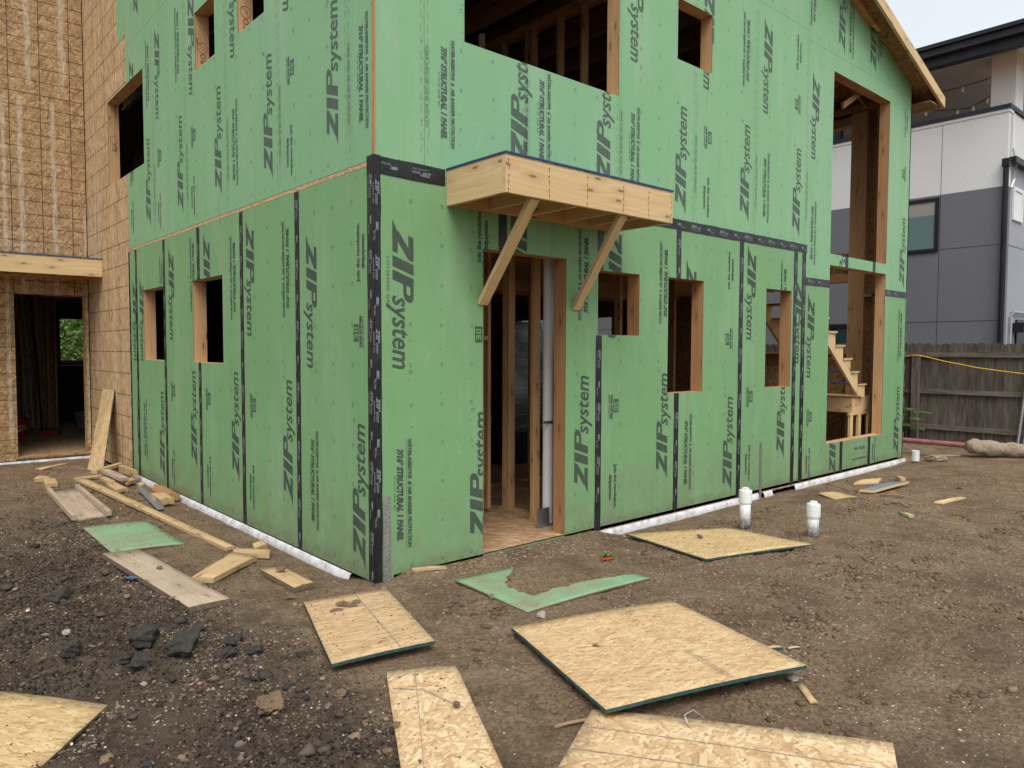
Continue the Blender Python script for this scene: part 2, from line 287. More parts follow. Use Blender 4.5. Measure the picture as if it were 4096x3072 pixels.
# ------------------------------------------------------------------ mesh helpers
class MB:
    def __init__(s): s.v, s.f, s.uv, s.mi, s.sm, s.tint = [], [], [], [], [], []
    def face(s, pts, uvs=None, mi=0, smooth=False, tint=None):
        i = len(s.v); s.v += [tuple(p) for p in pts]; s.f.append(tuple(range(i, i+len(pts))))
        s.uv += [tuple(u) for u in (uvs or [(p[0], p[1]) for p in pts])]; s.mi.append(mi); s.sm.append(smooth)
        s.tint += [tint or (1, 1, 1)]*len(pts)
    def obox(s, o, A, B, C, mi=0, mi_end=None, tint=None, uvo=None, bev=0.):
        """oriented box: o = corner, A = length (grain) edge vector, B, C = others; uv in metres, u along the grain"""
        o, A, B, C = map(Vector, (o, A, B, C)); la, lb, lc = A.length, B.length, C.length
        if uvo is None: uvo = (random.uniform(0, 40), random.uniform(0, 40))
        if A.cross(B).dot(C) < 0: o = o + A; A = -A
        P = lambda a, b, c_: o + A*a + B*b + C*c_
        e = mi if mi_end is None else mi_end
        U = lambda L: [(uvo[0]+x, uvo[1]+y) for x, y in L]
        s.face([P(0,0,0), P(0,1,0), P(1,1,0), P(1,0,0)], U([(0,0), (0,lb), (la,lb), (la,0)]), mi, tint=tint)
        s.face([P(0,0,1), P(1,0,1), P(1,1,1), P(0,1,1)], U([(0,.5), (la,.5), (la,.5+lb), (0,.5+lb)]), mi, tint=tint)
        s.face([P(0,0,0), P(1,0,0), P(1,0,1), P(0,0,1)], U([(0,1), (la,1), (la,1+lc), (0,1+lc)]), mi, tint=tint)
        s.face([P(0,1,0), P(0,1,1), P(1,1,1), P(1,1,0)], U([(0,1.5), (0,1.5+lc), (la,1.5+lc), (la,1.5)]), mi, tint=tint)
        s.face([P(0,0,0), P(0,0,1), P(0,1,1), P(0,1,0)], U([(0,2), (0,2+lc), (lb*.2,2+lc), (lb*.2,2)]), e, tint=tint)
        s.face([P(1,0,0), P(1,1,0), P(1,1,1), P(1,0,1)], U([(0,2), (lb*.2,2), (lb*.2,2+lc), (0,2+lc)]), e, tint=tint)
        return s
    def box(s, x0, x1, y0, y1, z0, z1, axis='x', mi=0, mi_end=None, tint=None, uvo=None):
        d = {'x': ((x1-x0,0,0), (0,y1-y0,0), (0,0,z1-z0)), 'y': ((0,y1-y0,0), (0,0,z1-z0), (x1-x0,0,0)), 'z': ((0,0,z1-z0), (x1-x0,0,0), (0,y1-y0,0))}[axis]
        return s.obox((x0, y0, z0), *d, mi=mi, mi_end=mi_end, tint=tint, uvo=uvo)
    def tube(s, pts, r, n=10, mi=0, cap=True, smooth=True, radii=None):
        pts = [Vector(p) for p in pts]; rings = []; L = 0
        for i, p in enumerate(pts):
            d = (pts[min(i+1, len(pts)-1)] - pts[max(i-1, 0)]).normalized()
            a = d.cross(Vector((0, 0, 1))) if abs(d.z) < .95 else d.cross(Vector((1, 0, 0))); a.normalize(); b = d.cross(a)
            rr = radii[i] if radii else r
            rings.append([p + (a*math.cos(2*PI*k/n) + b*math.sin(2*PI*k/n))*rr for k in range(n)])
        for i in range(len(rings)-1):
            l = (pts[i+1]-pts[i]).length
            for k in range(n):
                k2 = (k+1) % n
                s.face([rings[i][k], rings[i+1][k], rings[i+1][k2], rings[i][k2]], [(L, k*r*.6), (L+l, k*r*.6), (L+l, (k+1)*r*.6), (L, (k+1)*r*.6)], mi, smooth)
            L += l
        if cap: s.face(rings[0], mi=mi); s.face(rings[-1][::-1], mi=mi)
        return s
    def build(s, name, mats, parent=None, weld=False, tint=False, kind=None):
        me = bpy.data.meshes.new(name); me.from_pydata(s.v, [], s.f)
        uvl = me.uv_layers.new(name='UVMap'); uvl.data.foreach_set('uv', np.array(s.uv, dtype=np.float32).ravel())
        me.polygons.foreach_set('material_index', np.array(s.mi, dtype=np.int32)); me.polygons.foreach_set('use_smooth', np.array(s.sm, dtype=bool))
        if tint:
            ca = me.color_attributes.new('tint', 'FLOAT_COLOR', 'CORNER'); ca.data.foreach_set('color', np.array([(*c_, 1) for c_ in s.tint], dtype=np.float32).ravel())
        for m_ in (mats if isinstance(mats, (list, tuple)) else [mats]): me.materials.append(M[m_] if isinstance(m_, str) else m_)
        me.update()
        if weld:
            import bmesh
            bm = bmesh.new(); bm.from_mesh(me); bmesh.ops.remove_doubles(bm, verts=bm.verts, dist=1e-5); bm.to_mesh(me); bm.free()
        o = bpy.data.objects.new(name, me); COL.objects.link(o)
        if parent: o.parent = parent; 
        if kind: o['kind'] = kind
        return o
def tag(o, label=None, cat=None, group=None, kind=None):
    if label: o['label'] = label
    if cat: o['category'] = cat
    if group: o['group'] = group
    if kind: o['kind'] = kind
    return o
def empty(name, label, cat, group=None, loc=(0, 0, 0)):
    o = bpy.data.objects.new(name, None); o.empty_display_size = .1; COL.objects.link(o); o.location = loc; return tag(o, label, cat, group)

# ------------------------------------------------------------------ noise + ground
_perm = rng.random((256, 256))
def vnoise(x, y):
    xi, yi = np.floor(x).astype(int), np.floor(y).astype(int); fx, fy = x-xi, y-yi
    fx = fx*fx*(3-2*fx); fy = fy*fy*(3-2*fy); g = lambda a, b: _perm[a & 255, b & 255]
    return (g(xi, yi)*(1-fx)+g(xi+1, yi)*fx)*(1-fy) + (g(xi, yi+1)*(1-fx)+g(xi+1, yi+1)*fx)*fy
def fbm(x, y, o=4, l=2.1, g=.5):
    s_, a, t_ = 0, 1., 0
    for i in range(o): s_ = s_ + a*(vnoise(x+17.3*i, y-9.1*i)-.5); t_ += a; x = x*l; y = y*l; a *= g
    return s_/t_*2
def sst(x, a, b): t_ = np.clip((x-a)/(b-a), 0, 1); return t_*t_*(3-2*t_)
PRINTS = [(.18, -.8, .14), (.3, -1.0, .1), (-.41, -.5, .12), (-.05, -1.35, .12), (2.5, -2.6, .16), (2.54, -3.0, .14), (.85, -3.1, .14), (3.9, -2.0, .2), (3.0, -2.1, .15), (4.7, -2.2, .2), (1.7, -2.4, .14), (5.4, -2.6, .2), (-.75, -1.7, .1)]
PADS = [[(.12, -1.37), (1.2, -1.75), (.84, -2.87), (-.28, -2.48)], [(-.24, -2.36), (.49, -3.43), (-.49, -3.93), (-1.22, -2.86)], [(-.6, -.06), (-.03, -.19), (-.39, -1.29), (-.97, -1.17)], [(-.76, -1.37), (-.43, -1.54), (-.96, -2.62), (-1.32, -2.42)],
        [(-2.32, -.31), (-1.95, -.79), (-2.55, -1.5), (-3.1, -.9)], [(2.45, -.32), (3.46, -.75), (3.46, -1.61), (2.32, -1.27)], [(-1.27, 3.23), (-.71, 3.2), (-.70, 2.05), (-1.26, 2.15)], [(-1.36, 2.03), (-1.09, 1.97), (-.97, .26), (-1.24, .26)], [(.43, -.39), (1.60, -.47), (1.60, -1.27), (.43, -1.18)], [(-1.18, 5.45), (-.86, 5.44), (-.94, 3.69), (-1.25, 3.64)]]
def gheight(x, y):
    x = np.asarray(x, float); y = np.asarray(y, float)
    h = .035*fbm(x*.6, y*.6, 3) + .016*fbm(x*2.3, y*2.3, 3)
    near = np.exp(-((x+2.8)**2+(y+4.7)**2)/90)
    h += near*(.017*fbm(x*6, y*6, 5, g=.68))
    # churned patches
    ch = sst(fbm(x*.9+5, y*.9+3, 3), .05, .45)
    h += ch*near*.055*np.abs(fbm(x*10, y*10, 4, g=.7))
    # rubble zone on the left
    e = x + .65*fbm(x*1.6, y*1.6, 3); rub = (1-sst(e, -1.25, -.85))*(1-.7*sst(y, 2.6, 5.2))
    h += rub*(.035*fbm(x*3.2, y*3.2, 4, g=.6) + .075*np.maximum(fbm(x*7+3, y*7, 4, g=.72), -.05)**1.0 + .030*np.abs(fbm(x*19, y*19, 3, g=.8)) - .006)
    for k_, (ra, rb, rc) in enumerate([(-.42, 4.9, .17), (-.42, 6.6, .17)]):   # two shallow wheel ruts
        d = (x*.42-y*.907-rc*0-(rb-2.2)); h += near*sst(x, 1.6, 2.6)*(-.022*np.exp(-(d/.10)**2)+.010*np.exp(-((np.abs(d)-.17)/.05)**2)+.008*np.exp(-(d/.10)**2)*np.sin(x*60))
    for (px, py, r) in PRINTS:
        d2 = (x-px)**2+(y-py)**2; h += np.exp(-d2/(r*r))*(-.022 + .028*np.abs(fbm(x*26, y*26, 2)))
    # soil pressed flat under the loose sheets
    for q4 in PADS:
        ins = np.ones(h.shape, bool)
        for i in range(4):
            (ax, ay), (bx, by) = q4[i], q4[(i+1) % 4]; ins &= ((bx-ax)*(y-ay)-(by-ay)*(x-ax) < .012)
        h = np.where(ins, np.minimum(h, .003), h)
    # settle to the walls: lower along the foundation, level with the sill at the corner and the door
    dR = np.where(x > -.1, np.abs(y), np.hypot(x, y)); dL = np.where(y > -.1, np.abs(x), np.hypot(x, y))
    dW = np.where((x < 0), np.abs(y-8.9), 9.)
    wall = np.exp(-np.minimum(np.minimum(dR, dL), dW)/.35)
    target = -.085 + .085*np.exp(-((x)**2+(y)**2)/.12) + .105*sst(x, .05, .35)*(1-sst(x, 2.3, 2.75))*(np.abs(y) < 1.5)
    h = h*(1-wall*.85) + target*wall
    h = h*(1-.5*sst(np.hypot(x+1, y+1), 9, 14)) + .05*sst(x, 9, 12)
    inside = (x > .05) & (y > .05) | (y > 8.93)
    h = np.where(inside & (x < 9.65), -.14, h)
    return h
def gz(x, y): return float(gheight(np.array([x]), np.array([y]))[0])
xs = np.concatenate([[-400, -120, -40, -15, -8], np.arange(-5, -3.2, .03), np.arange(-3.2, -.5, .0145), np.arange(-.5, 3.5, .021), np.arange(3.5, 7.5, .045), np.arange(7.5, 13.2, .08), [15, 20, 40, 120, 400]])
ys = np.concatenate([[-400, -120, -40, -15, -8], np.arange(-5.2, -2.8, .024), np.arange(-2.8, 2.2, .0165), np.arange(2.2, 5.5, .04), np.arange(5.5, 9.6, .06), [12, 20, 40, 120, 400]])
X, Y = np.meshgrid(xs, ys); Z = gheight(X, Y)
nx, ny = len(xs), len(ys); me = bpy.data.meshes.new('ground')
idx = np.arange(nx*ny).reshape(ny, nx); q = np.stack([idx[:-1, :-1], idx[:-1, 1:], idx[1:, 1:], idx[1:, :-1]], -1).reshape(-1, 4)
me.vertices.add(nx*ny); me.vertices.foreach_set('co', np.stack([X, Y, Z], -1).astype(np.float32).ravel())
me.loops.add(q.size); me.loops.foreach_set('vertex_index', q.ravel().astype(np.int32)); me.polygons.add(len(q))
me.polygons.foreach_set('loop_start', np.arange(0, q.size, 4, dtype=np.int32)); me.polygons.foreach_set('loop_total', np.full(len(q), 4, dtype=np.int32))
me.polygons.foreach_set('use_smooth', np.ones(len(q), bool)); me.update(); me.materials.append(M['soil'])
go = bpy.data.objects.new('ground', me); COL.objects.link(go); go['kind'] = 'structure'

# ------------------------------------------------------------------ 2D text and clipping
_tc = {}
def glyphs(txt, bold=0., shear=0., space=1.):
    k = (txt, bold, shear, space)
    if k not in _tc:
        cu = bpy.data.curves.new('t', 'FONT'); cu.body = txt; cu.size = 1; cu.offset = bold; cu.shear = shear; cu.space_character = space; cu.resolution_u = 2
        cu.fill_mode = 'FRONT'; cu.dimensions = '2D'
        ob = bpy.data.objects.new('t', cu); COL.objects.link(ob); dg = bpy.context.evaluated_depsgraph_get(); dg.update()
        m_ = bpy.data.meshes.new_from_object(ob.evaluated_get(dg)); bpy.data.objects.remove(ob); bpy.data.curves.remove(cu)
        vs = [(v.co.x, v.co.y) for v in m_.vertices]; ps = [[vs[i] for i in p.vertices] for p in m_.polygons]; bpy.data.meshes.remove(m_)
        x0 = min(p[0] for f in ps for p in f); x1 = max(p[0] for f in ps for p in f)
        _tc[k] = [[(x-x0, y) for x, y in f] for f in ps], x1-x0
    return _tc[k]
CAP = None
def line(txt, L, H, bold=.02, shear=0., space=1.):
    """text as polygons, length L and cap height H"""
    ps, w = glyphs(txt, bold, shear, space); sx, sy = L/w, H/.72
    return [[(x*sx, y*sy) for x, y in f] for f in ps]
def strokes(polys, sh=.28): return [[(x+sh*y, y) for x, y in f] for f in polys]
def logo(L=1.08, H=.185, reg=True):
    """the big sheathing wordmark: heavy slanted ZIP, lighter 'system' tucked under the P"""
    h = 1.
    Z = [[(0, 0), (1.0, 0), (1.0, .24), (.52, .24), (.16, .24-.0)], [(0, 0), (.16, .24), (.60, .76), (.96, .76)][:0] or [(-.02, .0), (.42, .24), (.95, .76), (.50, .76)], [(.10, .76), (.98, .76), (.98, 1.), (.10, 1.)]]
    Z = [[(-.30, 0), (.86, 0), (.86, .25), (.10, .25)], [(.0, .25), (.42, .25), (.90, .75), (.48, .75)], [(.02, .75), (.90, .75), (.90, 1.), (.02, 1.)]]
    I = [[(1.0, 0), (1.40, 0), (1.40, 1.), (1.0, 1.)]]
    P = [[(1.52, 0), (1.88, 0), (1.88, 1.), (1.52, 1.)], [(1.88, .84), (2.18, .84), (2.28, .99), (2.18, 1.), (1.88, 1.)], [(1.88, .50), (2.18, .50), (2.32, .53), (2.18, .66), (1.88, .66)], [(2.18, .66), (2.32, .53), (2.43, .62), (2.47, .77), (2.41, .91), (2.28, .99), (2.18, .84), (2.21, .75)]]
    z = strokes(Z+I+P, .30); sc = H
    out = [[(x*sc*1.10, y*sc) for x, y in f] for f in z]
    s0 = .462*L; sysw = L - s0 - .035
    out += [[(x+s0, y+.0) for x, y in f] for f in line('system', sysw, H*.88, .018, .25)]
    cx, cy = L-.015, H*.84
    if reg: out += [[(cx+.012*math.cos(a), cy+.012*math.sin(a)), (cx+.016*math.cos(a), cy+.016*math.sin(a)), (cx+.016*math.cos(b), cy+.016*math.sin(b)), (cx+.012*math.cos(b), cy+.012*math.sin(b))] for a, b in [(i*PI/4, (i+1)*PI/4) for i in range(8)]]
    return out
def place(polys, c, z, d, H):
    """c = centre line s, z = start; d = 'up' (reads upward), 'down', 'h' (level), 'flip' (upside down)"""
    out = []
    for f in polys:
        if d == 'up': out.append([(c+H/2-y, z+x) for x, y in f])
        elif d == 'down': out.append([(c-H/2+y, z-x) for x, y in f])
        elif d == 'h': out.append([(c+x, z-H/2+y) for x, y in f])
        else: out.append([(c-x, z+H/2-y) for x, y in f])
    return out
def clip_half(poly, a, b, c_):
    out = []; n = len(poly)
    for i in range(n):
        p, q_ = poly[i], poly[(i+1) % n]; dp, dq = a*p[0]+b*p[1]-c_, a*q_[0]+b*q_[1]-c_
        if dp <= 0: out.append(p)
        if (dp < 0 < dq) or (dq < 0 < dp):
            t_ = dp/(dp-dq); out.append((p[0]+t_*(q_[0]-p[0]), p[1]+t_*(q_[1]-p[1])))
    return out
def clip_rect(poly, x0, x1, z0, z1):
    for a, b, c_ in ((-1, 0, -x0), (1, 0, x1), (0, -1, -z0), (0, 1, z1)):
        poly = clip_half(poly, a, b, c_)
        if len(poly) < 3: return None
    return poly
def cells(x0, x1, z0, z1, holes):
    hs_ = [h for h in holes if h[0] < x1 and h[1] > x0 and h[2] < z1 and h[3] > z0]
    X_ = sorted({x0, x1, *[min(max(v, x0), x1) for h in hs_ for v in h[:2]]}); out = []
    for a, b in zip(X_[:-1], X_[1:]):
        if b-a < 1e-6: continue
        m_ = (a+b)/2; zz = z0
        for h in sorted([h for h in hs_ if h[0] < m_ < h[1]], key=lambda h: h[2]):
            if h[2] > zz: out.append((a, b, zz, h[2]))
            zz = max(zz, h[3])
        if zz < z1: out.append((a, b, zz, z1))
    return out
class Wall:
    """a vertical wall plane: origin, direction to the right as seen from outside, outward normal"""
    def __init__(s, o, r, n): s.o, s.r, s.n = Vector(o), Vector(r), Vector(n); s.prints = []; s.marks = []
    def P(s, a, z, d=0.): return s.o + s.r*a + Vector((0, 0, z)) + s.n*d
    def panel(s, name, rect, holes, mats, parent, half=None, t_=.011, gap=.0015, edge=1, prints=True, ink='ink', d0=0.):
        x0, x1, z0, z1 = rect; x0 += gap; x1 -= gap; z0 += gap; z1 -= gap
        mb = MB(); cl = []
        for cx0, cx1, cz0, cz1 in cells(x0, x1, z0, z1, holes):
            p = [(cx0, cz0), (cx1, cz0), (cx1, cz1), (cx0, cz1)]
            if half: p = clip_half(p, *half)
            if len(p) < 3: continue
            cl.append((cx0, cx1, cz0, cz1))
            mb.face([s.P(a, z, d0) for a, z in p], p, 0); mb.face([s.P(a, z, d0-t_) for a, z in p[::-1]], p[::-1], edge)
            for i in range(len(p)):
                a, b = p[i], p[(i+1) % len(p)]
                mb.face([s.P(*a, d0-t_), s.P(*b, d0-t_), s.P(*b, d0), s.P(*a, d0)], [(0, 0), (.1, 0), (.1, .011), (0, .011)], edge)
        o = mb.build(name, mats, parent)
        if prints:
            pm = MB()
            for f, bb in s.prints:
                if bb[0] > x1 or bb[1] < x0 or bb[2] > z1 or bb[3] < z0: continue
                for c_ in cl:
                    if bb[0] >= c_[1] or bb[1] <= c_[0] or bb[2] >= c_[3] or bb[3] <= c_[2]: continue
                    p = clip_rect(f, *c_)
                    if p and half: p = clip_half(p, *half)
                    if p and len(p) > 2: pm.face([s.P(a, z, d0+.0012) for a, z in p], p, 0)
            if pm.f: pm.build('printed_lettering', ink, o)
            pm = MB()
            for f in s.marks:
                a, z = f[0]
                if any(c_[0]+.02 < a < c_[1]-.006 and c_[2]+.02 < z < c_[3]-.01 for c_ in cl) and (not half or half[0]*a+half[1]*z < half[2]-.03): pm.face([s.P(a_, z_, d0+.0011) for a_, z_ in f], f, 0)
            if pm.f: pm.build('nail_marks', ink, o, kind='stuff')
        return o
    def add(s, polys):
        for f in polys:
            xs_ = [p[0] for p in f]; zs = [p[1] for p in f]; s.prints.append((f, (min(xs_), max(xs_), min(zs), max(zs))))
    def tape(s, a0, z0, a1, z1, w, parent, rev=False, off=0., pitch=.52):
        """strip of black flashing tape from (a0,z0) to (a1,z1) with its white print"""
        A, B = Vector((a0, z0)), Vector((a1, z1)); d = (B-A); L = d.length; d.normalize(); n = Vector((-d.y, d.x)); mb = MB()
        k = max(2, int(L/.12)); d0 = .0022+off; le = [random.uniform(-.003, .003) for _ in range(k+1)]; ri = [random.uniform(-.003, .003) for _ in range(k+1)]
        lift = [random.uniform(0, .0015) for _ in range(k+1)]
        for i in range(k):
            p = [A+d*(L*i/k)-n*(w/2+le[i]), A+d*(L*(i+1)/k)-n*(w/2+le[i+1]), A+d*(L*(i+1)/k)+n*(w/2+ri[i+1]), A+d*(L*i/k)+n*(w/2+ri[i])]
            m1, m2 = (p[0]+p[3])/2, (p[1]+p[2])/2
            q0 = [s.P(p[0].x, p[0].y, d0), s.P(p[1].x, p[1].y, d0), s.P(m2.x, m2.y, d0+lift[i+1]), s.P(m1.x, m1.y, d0+lift[i])]
            q1 = [s.P(m1.x, m1.y, d0+lift[i]), s.P(m2.x, m2.y, d0+lift[i+1]), s.P(p[2].x, p[2].y, d0), s.P(p[3].x, p[3].y, d0)]
            for q_ in (q0, q1):
                if Vector(q_[1]-q_[0]).cross(q_[2]-q_[1]).dot(s.n) < 0: q_ = q_[::-1]
                mb.face(q_, smooth=True)
        o = mb.build('flashing_tape', 'tape', parent, weld=True)
        pm = MB(); x = random.uniform(.02, .2)
        if rev: A, d, n = B, -d, -n
        while x < L-.36:
            for polys, ox, oy in ((logo(.21, .034, False), 0, -.004), (line('FLASHING TAPE', .15, .011, .02), .02, -.026), ([[(0, 0), (.05, 0), (.05, .022), (0, .022)], [(.055, -.006), (.060, -.006), (.060, .026), (.055, .026)]], .30, 0.), (line('TEC | Flow', .075, .016, .03), .37-.01, -.02)):
                for f in polys:
                    P3 = [s.P(*(A+d*(x+ox+u)+n*(oy-.006+v)), d0+.0028) for u, v in f]
                    if x+ox+max(u for u, v in f) > L-.01: continue
                    if (P3[1]-P3[0]).cross(P3[2]-P3[1]).dot(s.n) < 0: P3 = P3[::-1]
                    pm.face(P3)
            x += pitch*random.uniform(.96, 1.04)
        if pm.f: pm.build('tape_lettering', 'tape_print', o)
        return o
    def frame(s, rect, parent, mat='stud', depth=.14, t_=.038, name='window_frame', sill=True, d0=-.0115, head=True):
        x0, x1, z0, z1 = rect; mb = MB(); n = s.n
        for a0, a1, b0, b1, ax in [(x0-t_, x0, z0-(t_ if sill else 0), z1+t_, 'z'), (x1, x1+t_, z0-(t_ if sill else 0), z1+t_, 'z')] + ([(x0, x1, z1, z1+t_, 'x')] if head else []) + ([(x0, x1, z0-t_, z0, 'x')] if sill else []):
            o = s.P(a0, b0, d0-depth)
            if ax == 'z': mb.obox(o, (0, 0, b1-b0), s.r*(a1-a0), n*depth)
            else: mb.obox(o, s.r*(a1-a0), (0, 0, b1-b0), n*depth)
        return mb.build(name, mat, parent)
WR = Wall((0, 0, 0), (1, 0, 0), (0, -1, 0)); WL = Wall((0, 0, 0), (0, -1, 0), (-1, 0, 0)); WW = Wall((0, 8.9, 0), (1, 0, 0), (0, -1, 0))
LG = logo(); H0 = .185
def big(w, c, z, d): w.add(place(LG, c, z, d, H0))
def struct_txt(w, c, z, d):   # the panel grade and barrier lines, two rows
    sgn = 1 if d == 'down' else -1
    w.add(place(line('7/16" STRUCTURAL 1 PANEL', .70, .050, .075, .25), c, z, d, .046))
    w.add(place(line('WATER-RESISTIVE  &  AIR BARRIER PROTECTION', .83, .031, .065, .15), c+sgn*.085, z+(.07 if d == 'down' else -.07), d, .027))
    w.add(place([[(0, 0), (.83, 0), (.83, .003), (0, .003)]], c+sgn*.058, z+(.07 if d == 'down' else -.07), d, .003))
    w.add(place(line('01-27-25  04:48  BO', .26, .018, 0.), c-sgn*.045, z-sgn*.2, d, .018))
def join_txt(w, c, z, d):
    sgn = 1 if d == 'down' else -1
    w.add(place(line('Join the revolution.', .44, .040, .055), c, z, d, .036)); w.add(place(line('#zipsystem', .25, .040, .055), c-sgn*.07, z-sgn*.10, d, .036))
def thirty(w, c, z, d):
    sgn = 1 if d == 'down' else -1
    H = .075; L = .13
    seg = []
    for x0, left in ((.020, 0), (.071, 1)):
        x1 = x0+.040; seg += [(x0, x1, .014, .024), (x0, x1, .053, .063), (x1-.013, x1, .014, .063)] + ([(x0, x0+.013, .014, .063)] if left else [(x0+.008, x1, .034, .044)])
    w.add(place([[(a, c_), (b, c_), (b, d_), (a, d_)] for a, b, c_, d_ in cells(0, L, 0, H, seg)], c, z, d, H))
    w.add(place(line('YEAR SYSTEM', .24, .030, .07), c-sgn*.065, z+sgn*.05, d, .028)); w.add(place(line('LIMITED WARRANTY', .24, .017, .03), c-sgn*.10, z+sgn*.05, d, .017))
def roller(w, c, z, d='down'):
    w.add(place(line('PARA APLICAR USE EL RODILLO', .60, .026, 0., .1), c, z, d, .026))
    w.add(place([[(i*.075, k), (i*.075+.055, k), (i*.075+.055, k+.003), (i*.075, k+.003)] for i in range(9) for k in (-.008, .034)], c, z, d, .026))
def dashes(w, c, z0, z1, gap=.10):
    n = int((z1-z0)/gap); w.add([[(c-.0015, z0+i*gap), (c+.0015, z0+i*gap), (c+.0015, z0+i*gap+.055), (c-.0015, z0+i*gap+.055)] for i in range(n)])
def ring(w, c, z, r=.014):
    a0 = random.uniform(0, 1)
    pts = [(c+r*math.cos(a0+k*PI/3), z+r*1.15*math.sin(a0+k*PI/3)) for k in range(6)]; pin = [(c+r*.74*math.cos(a0+k*PI/3), z+r*.86*math.sin(a0+k*PI/3)) for k in range(6)]
    w.marks.extend([[pts[k], pts[(k+1) % 6], pin[(k+1) % 6], pin[k]] for k in range(6 if random.random() < .7 else 5)])
def nail(w, c, z, r=.0045): w.marks.extend([[(c-r, z-r*.6), (c+r, z-r), (c+r*.8, z+r), (c-r, z+r)]])
def nails(w, x0, x1, z0, z1, rings=True):
    n = int(round((x1-x0)/.305)); 
    for i in range(n+1):
        c = x0+.02+(x1-x0-.04)*i/max(n, 1); edge = i in (0, n); z = z0+.08
        while z < z1-.03:
            if edge: nail(w, c+random.uniform(-.006, .006), z); z += random.uniform(.13, .17)
            else:
                if rings: ring(w, c+random.uniform(-.004, .004), z)
                if random.random() < .8: nail(w, c+random.uniform(-.02, .02), z+random.uniform(.05, .25))
                z += .305
    x = x0+.06
    while x < x1:
        nail(w, x, z0+.05+random.uniform(-.01, .01)); nail(w, x, z1-.05+random.uniform(-.01, .01)); x += random.uniform(.13, .17)
# ---- print layout on the front (R) wall
for c, z, d in [(.245, 2.62, 'down'), (.97, .17, 'up'), (2.185, .44, 'up'), (3.40, .44, 'up'), (4.63, .145, 'up'), (5.08, 2.89, 'down'), (2.64, 2.88, 'down'), (3.88, 2.62, 'down'), (1.40, 2.9, 'down'),
                (6.23, 2.60, 'down'), (6.55, 2.41, 'down'), (5.82, .42, 'up'), (9.42, .11, 'up'), (9.47, 2.75, 'up'), (7.25, .02, 'up'), (7.42, 2.42, 'up'), (1.40, 3.30, 'up'), (2.46, 3.30, 'up'), (3.665, 3.21, 'up'), (4.895, 3.27, 'up'), (6.10, 3.22, 'up'),
                (5.36, 5.57, 'down'), (4.14, 5.57, 'down'), (2.93, 5.55, 'down'), (6.555, 5.24, 'down'), (7.25, 5.80, 'up'), (8.235, 5.79, 'up'), (.8, 5.6, 'down')]: big(WR, c, z, d)
for c, z, d in [(.21, .98, 'down'), (2.235, 2.06, 'up'), (3.435, 2.06, 'up'), (3.82, .97, 'down'), (5.86, 2.04, 'up'), (9.50, 1.62, 'up'), (.62, 4.04, 'down'), (1.66, 4.04, 'down'), (2.88, 4.02, 'down'), (5.33, 4.01, 'down'), (4.92, 4.80, 'up'), (6.525, 3.60, 'down'), (6.47, 5.92, 'up'), (7.50, 6.5, 'down'), (8.5, 6.0, 'up')]: struct_txt(WR, c, z, d)
for c, z, d in [(2.67, .62, 'down'), (4.60, 2.41, 'up'), (6.585, .44, 'down'), (5.10, .60, 'down'), (8.64, .43, 'down'), (6.06, 5.22, 'up'), (4.17, 3.60, 'down'), (.97, 2.42, 'up'), (9.44, 5.03, 'up')]: join_txt(WR, c, z, d)
for c, z, d in [(2.67, 1.25, 'down'), (4.59, 1.78, 'up'), (5.11, 1.24, 'down'), (6.59, .91, 'down'), (6.05, 4.73, 'up'), (4.18, 4.09, 'down'), (.965, 1.78, 'up'), (9.42, 4.40, 'up')]: thirty(WR, c, z, d)
for c in (.46, 1.49, 2.71, 3.93, 5.14, 6.36): roller(WR, c, 4.0)
for c in (.44, 1.46, 2.68, 3.90, 5.12, 6.34):
    for k in (-.03, .03): dashes(WR, c+k, 3.2, 5.7)
WR.add(place(line('STRUCTURAL 1 PANEL', .36, .04, .045, .25), 8.30, .30, 'flip', .04)); WR.add(place(line('& AIR BARRIER PROTECTION', .50, .03, .035, .15), 8.36, .15, 'flip', .03)); dashes(WR, 7.6, .05, .1)
WR.add(place([[(0, 0), (.55, 0), (.55, .003), (0, .003)]], 8.38, .225, 'flip', .003))
WR.add(place([[(i*.1, 0), (i*.1+.06, 0), (i*.1+.06, .004), (i*.1, .004)] for i in range(9)], 8.40, .40, 'flip', .003))
for c in (.035, 2.32, 3.53): WR.add(place(line('LO1265025 2J47', .36, .024, 0.), c+.08, 2.4 if c < 1 else .95, 'down' if c < 1 else 'down', .024))
HR = [(.82, 2.67, 4.13, 5.36), (3.585, 4.205, 4.715, 5.33), (7.05, 8.875, 3.03, 5.45), (7.05, 8.875, .445, 2.88), (5.42, 6.03, 1.265, 2.47), (2.40, 3.01, 1.865, 2.47), (3.48, 4.11, 1.27, 2.475), (1.01, 1.975, .035, 2.54)]
ROOF = lambda x: 5.86 + .335*(9.69-x)
halfR = (.335, 1., 5.86+.335*9.69-.005)
PR_LO = [(0, 1.2, 0, 3.055), (1.2, 2.42, 0, 3.055), (2.42, 3.64, 0, 3.055), (3.64, 4.86, 0, 3.055), (4.86, 6.1, 0, 3.055), (6.1, 6.34, 0, 3.055), (6.34, 7.51, 0, 2.62), (7.51, 8.43, 0, .445), (8.43, 9.69, 0, 2.62)]
PR_UP = [(0, .44, 3.055, 5.78), (.44, 1.46, 3.055, 5.78), (1.46, 2.68, 3.055, 5.78), (2.68, 3.9, 3.055, 5.78), (3.9, 5.12, 3.055, 5.78), (5.12, 6.34, 3.055, 5.78), (6.34, 7.6, 2.62, 5.67), (7.6, 8.45, 2.88, 3.03), (7.6, 8.45, 5.45, 5.67), (8.45, 9.69, 2.62, 5.67)]
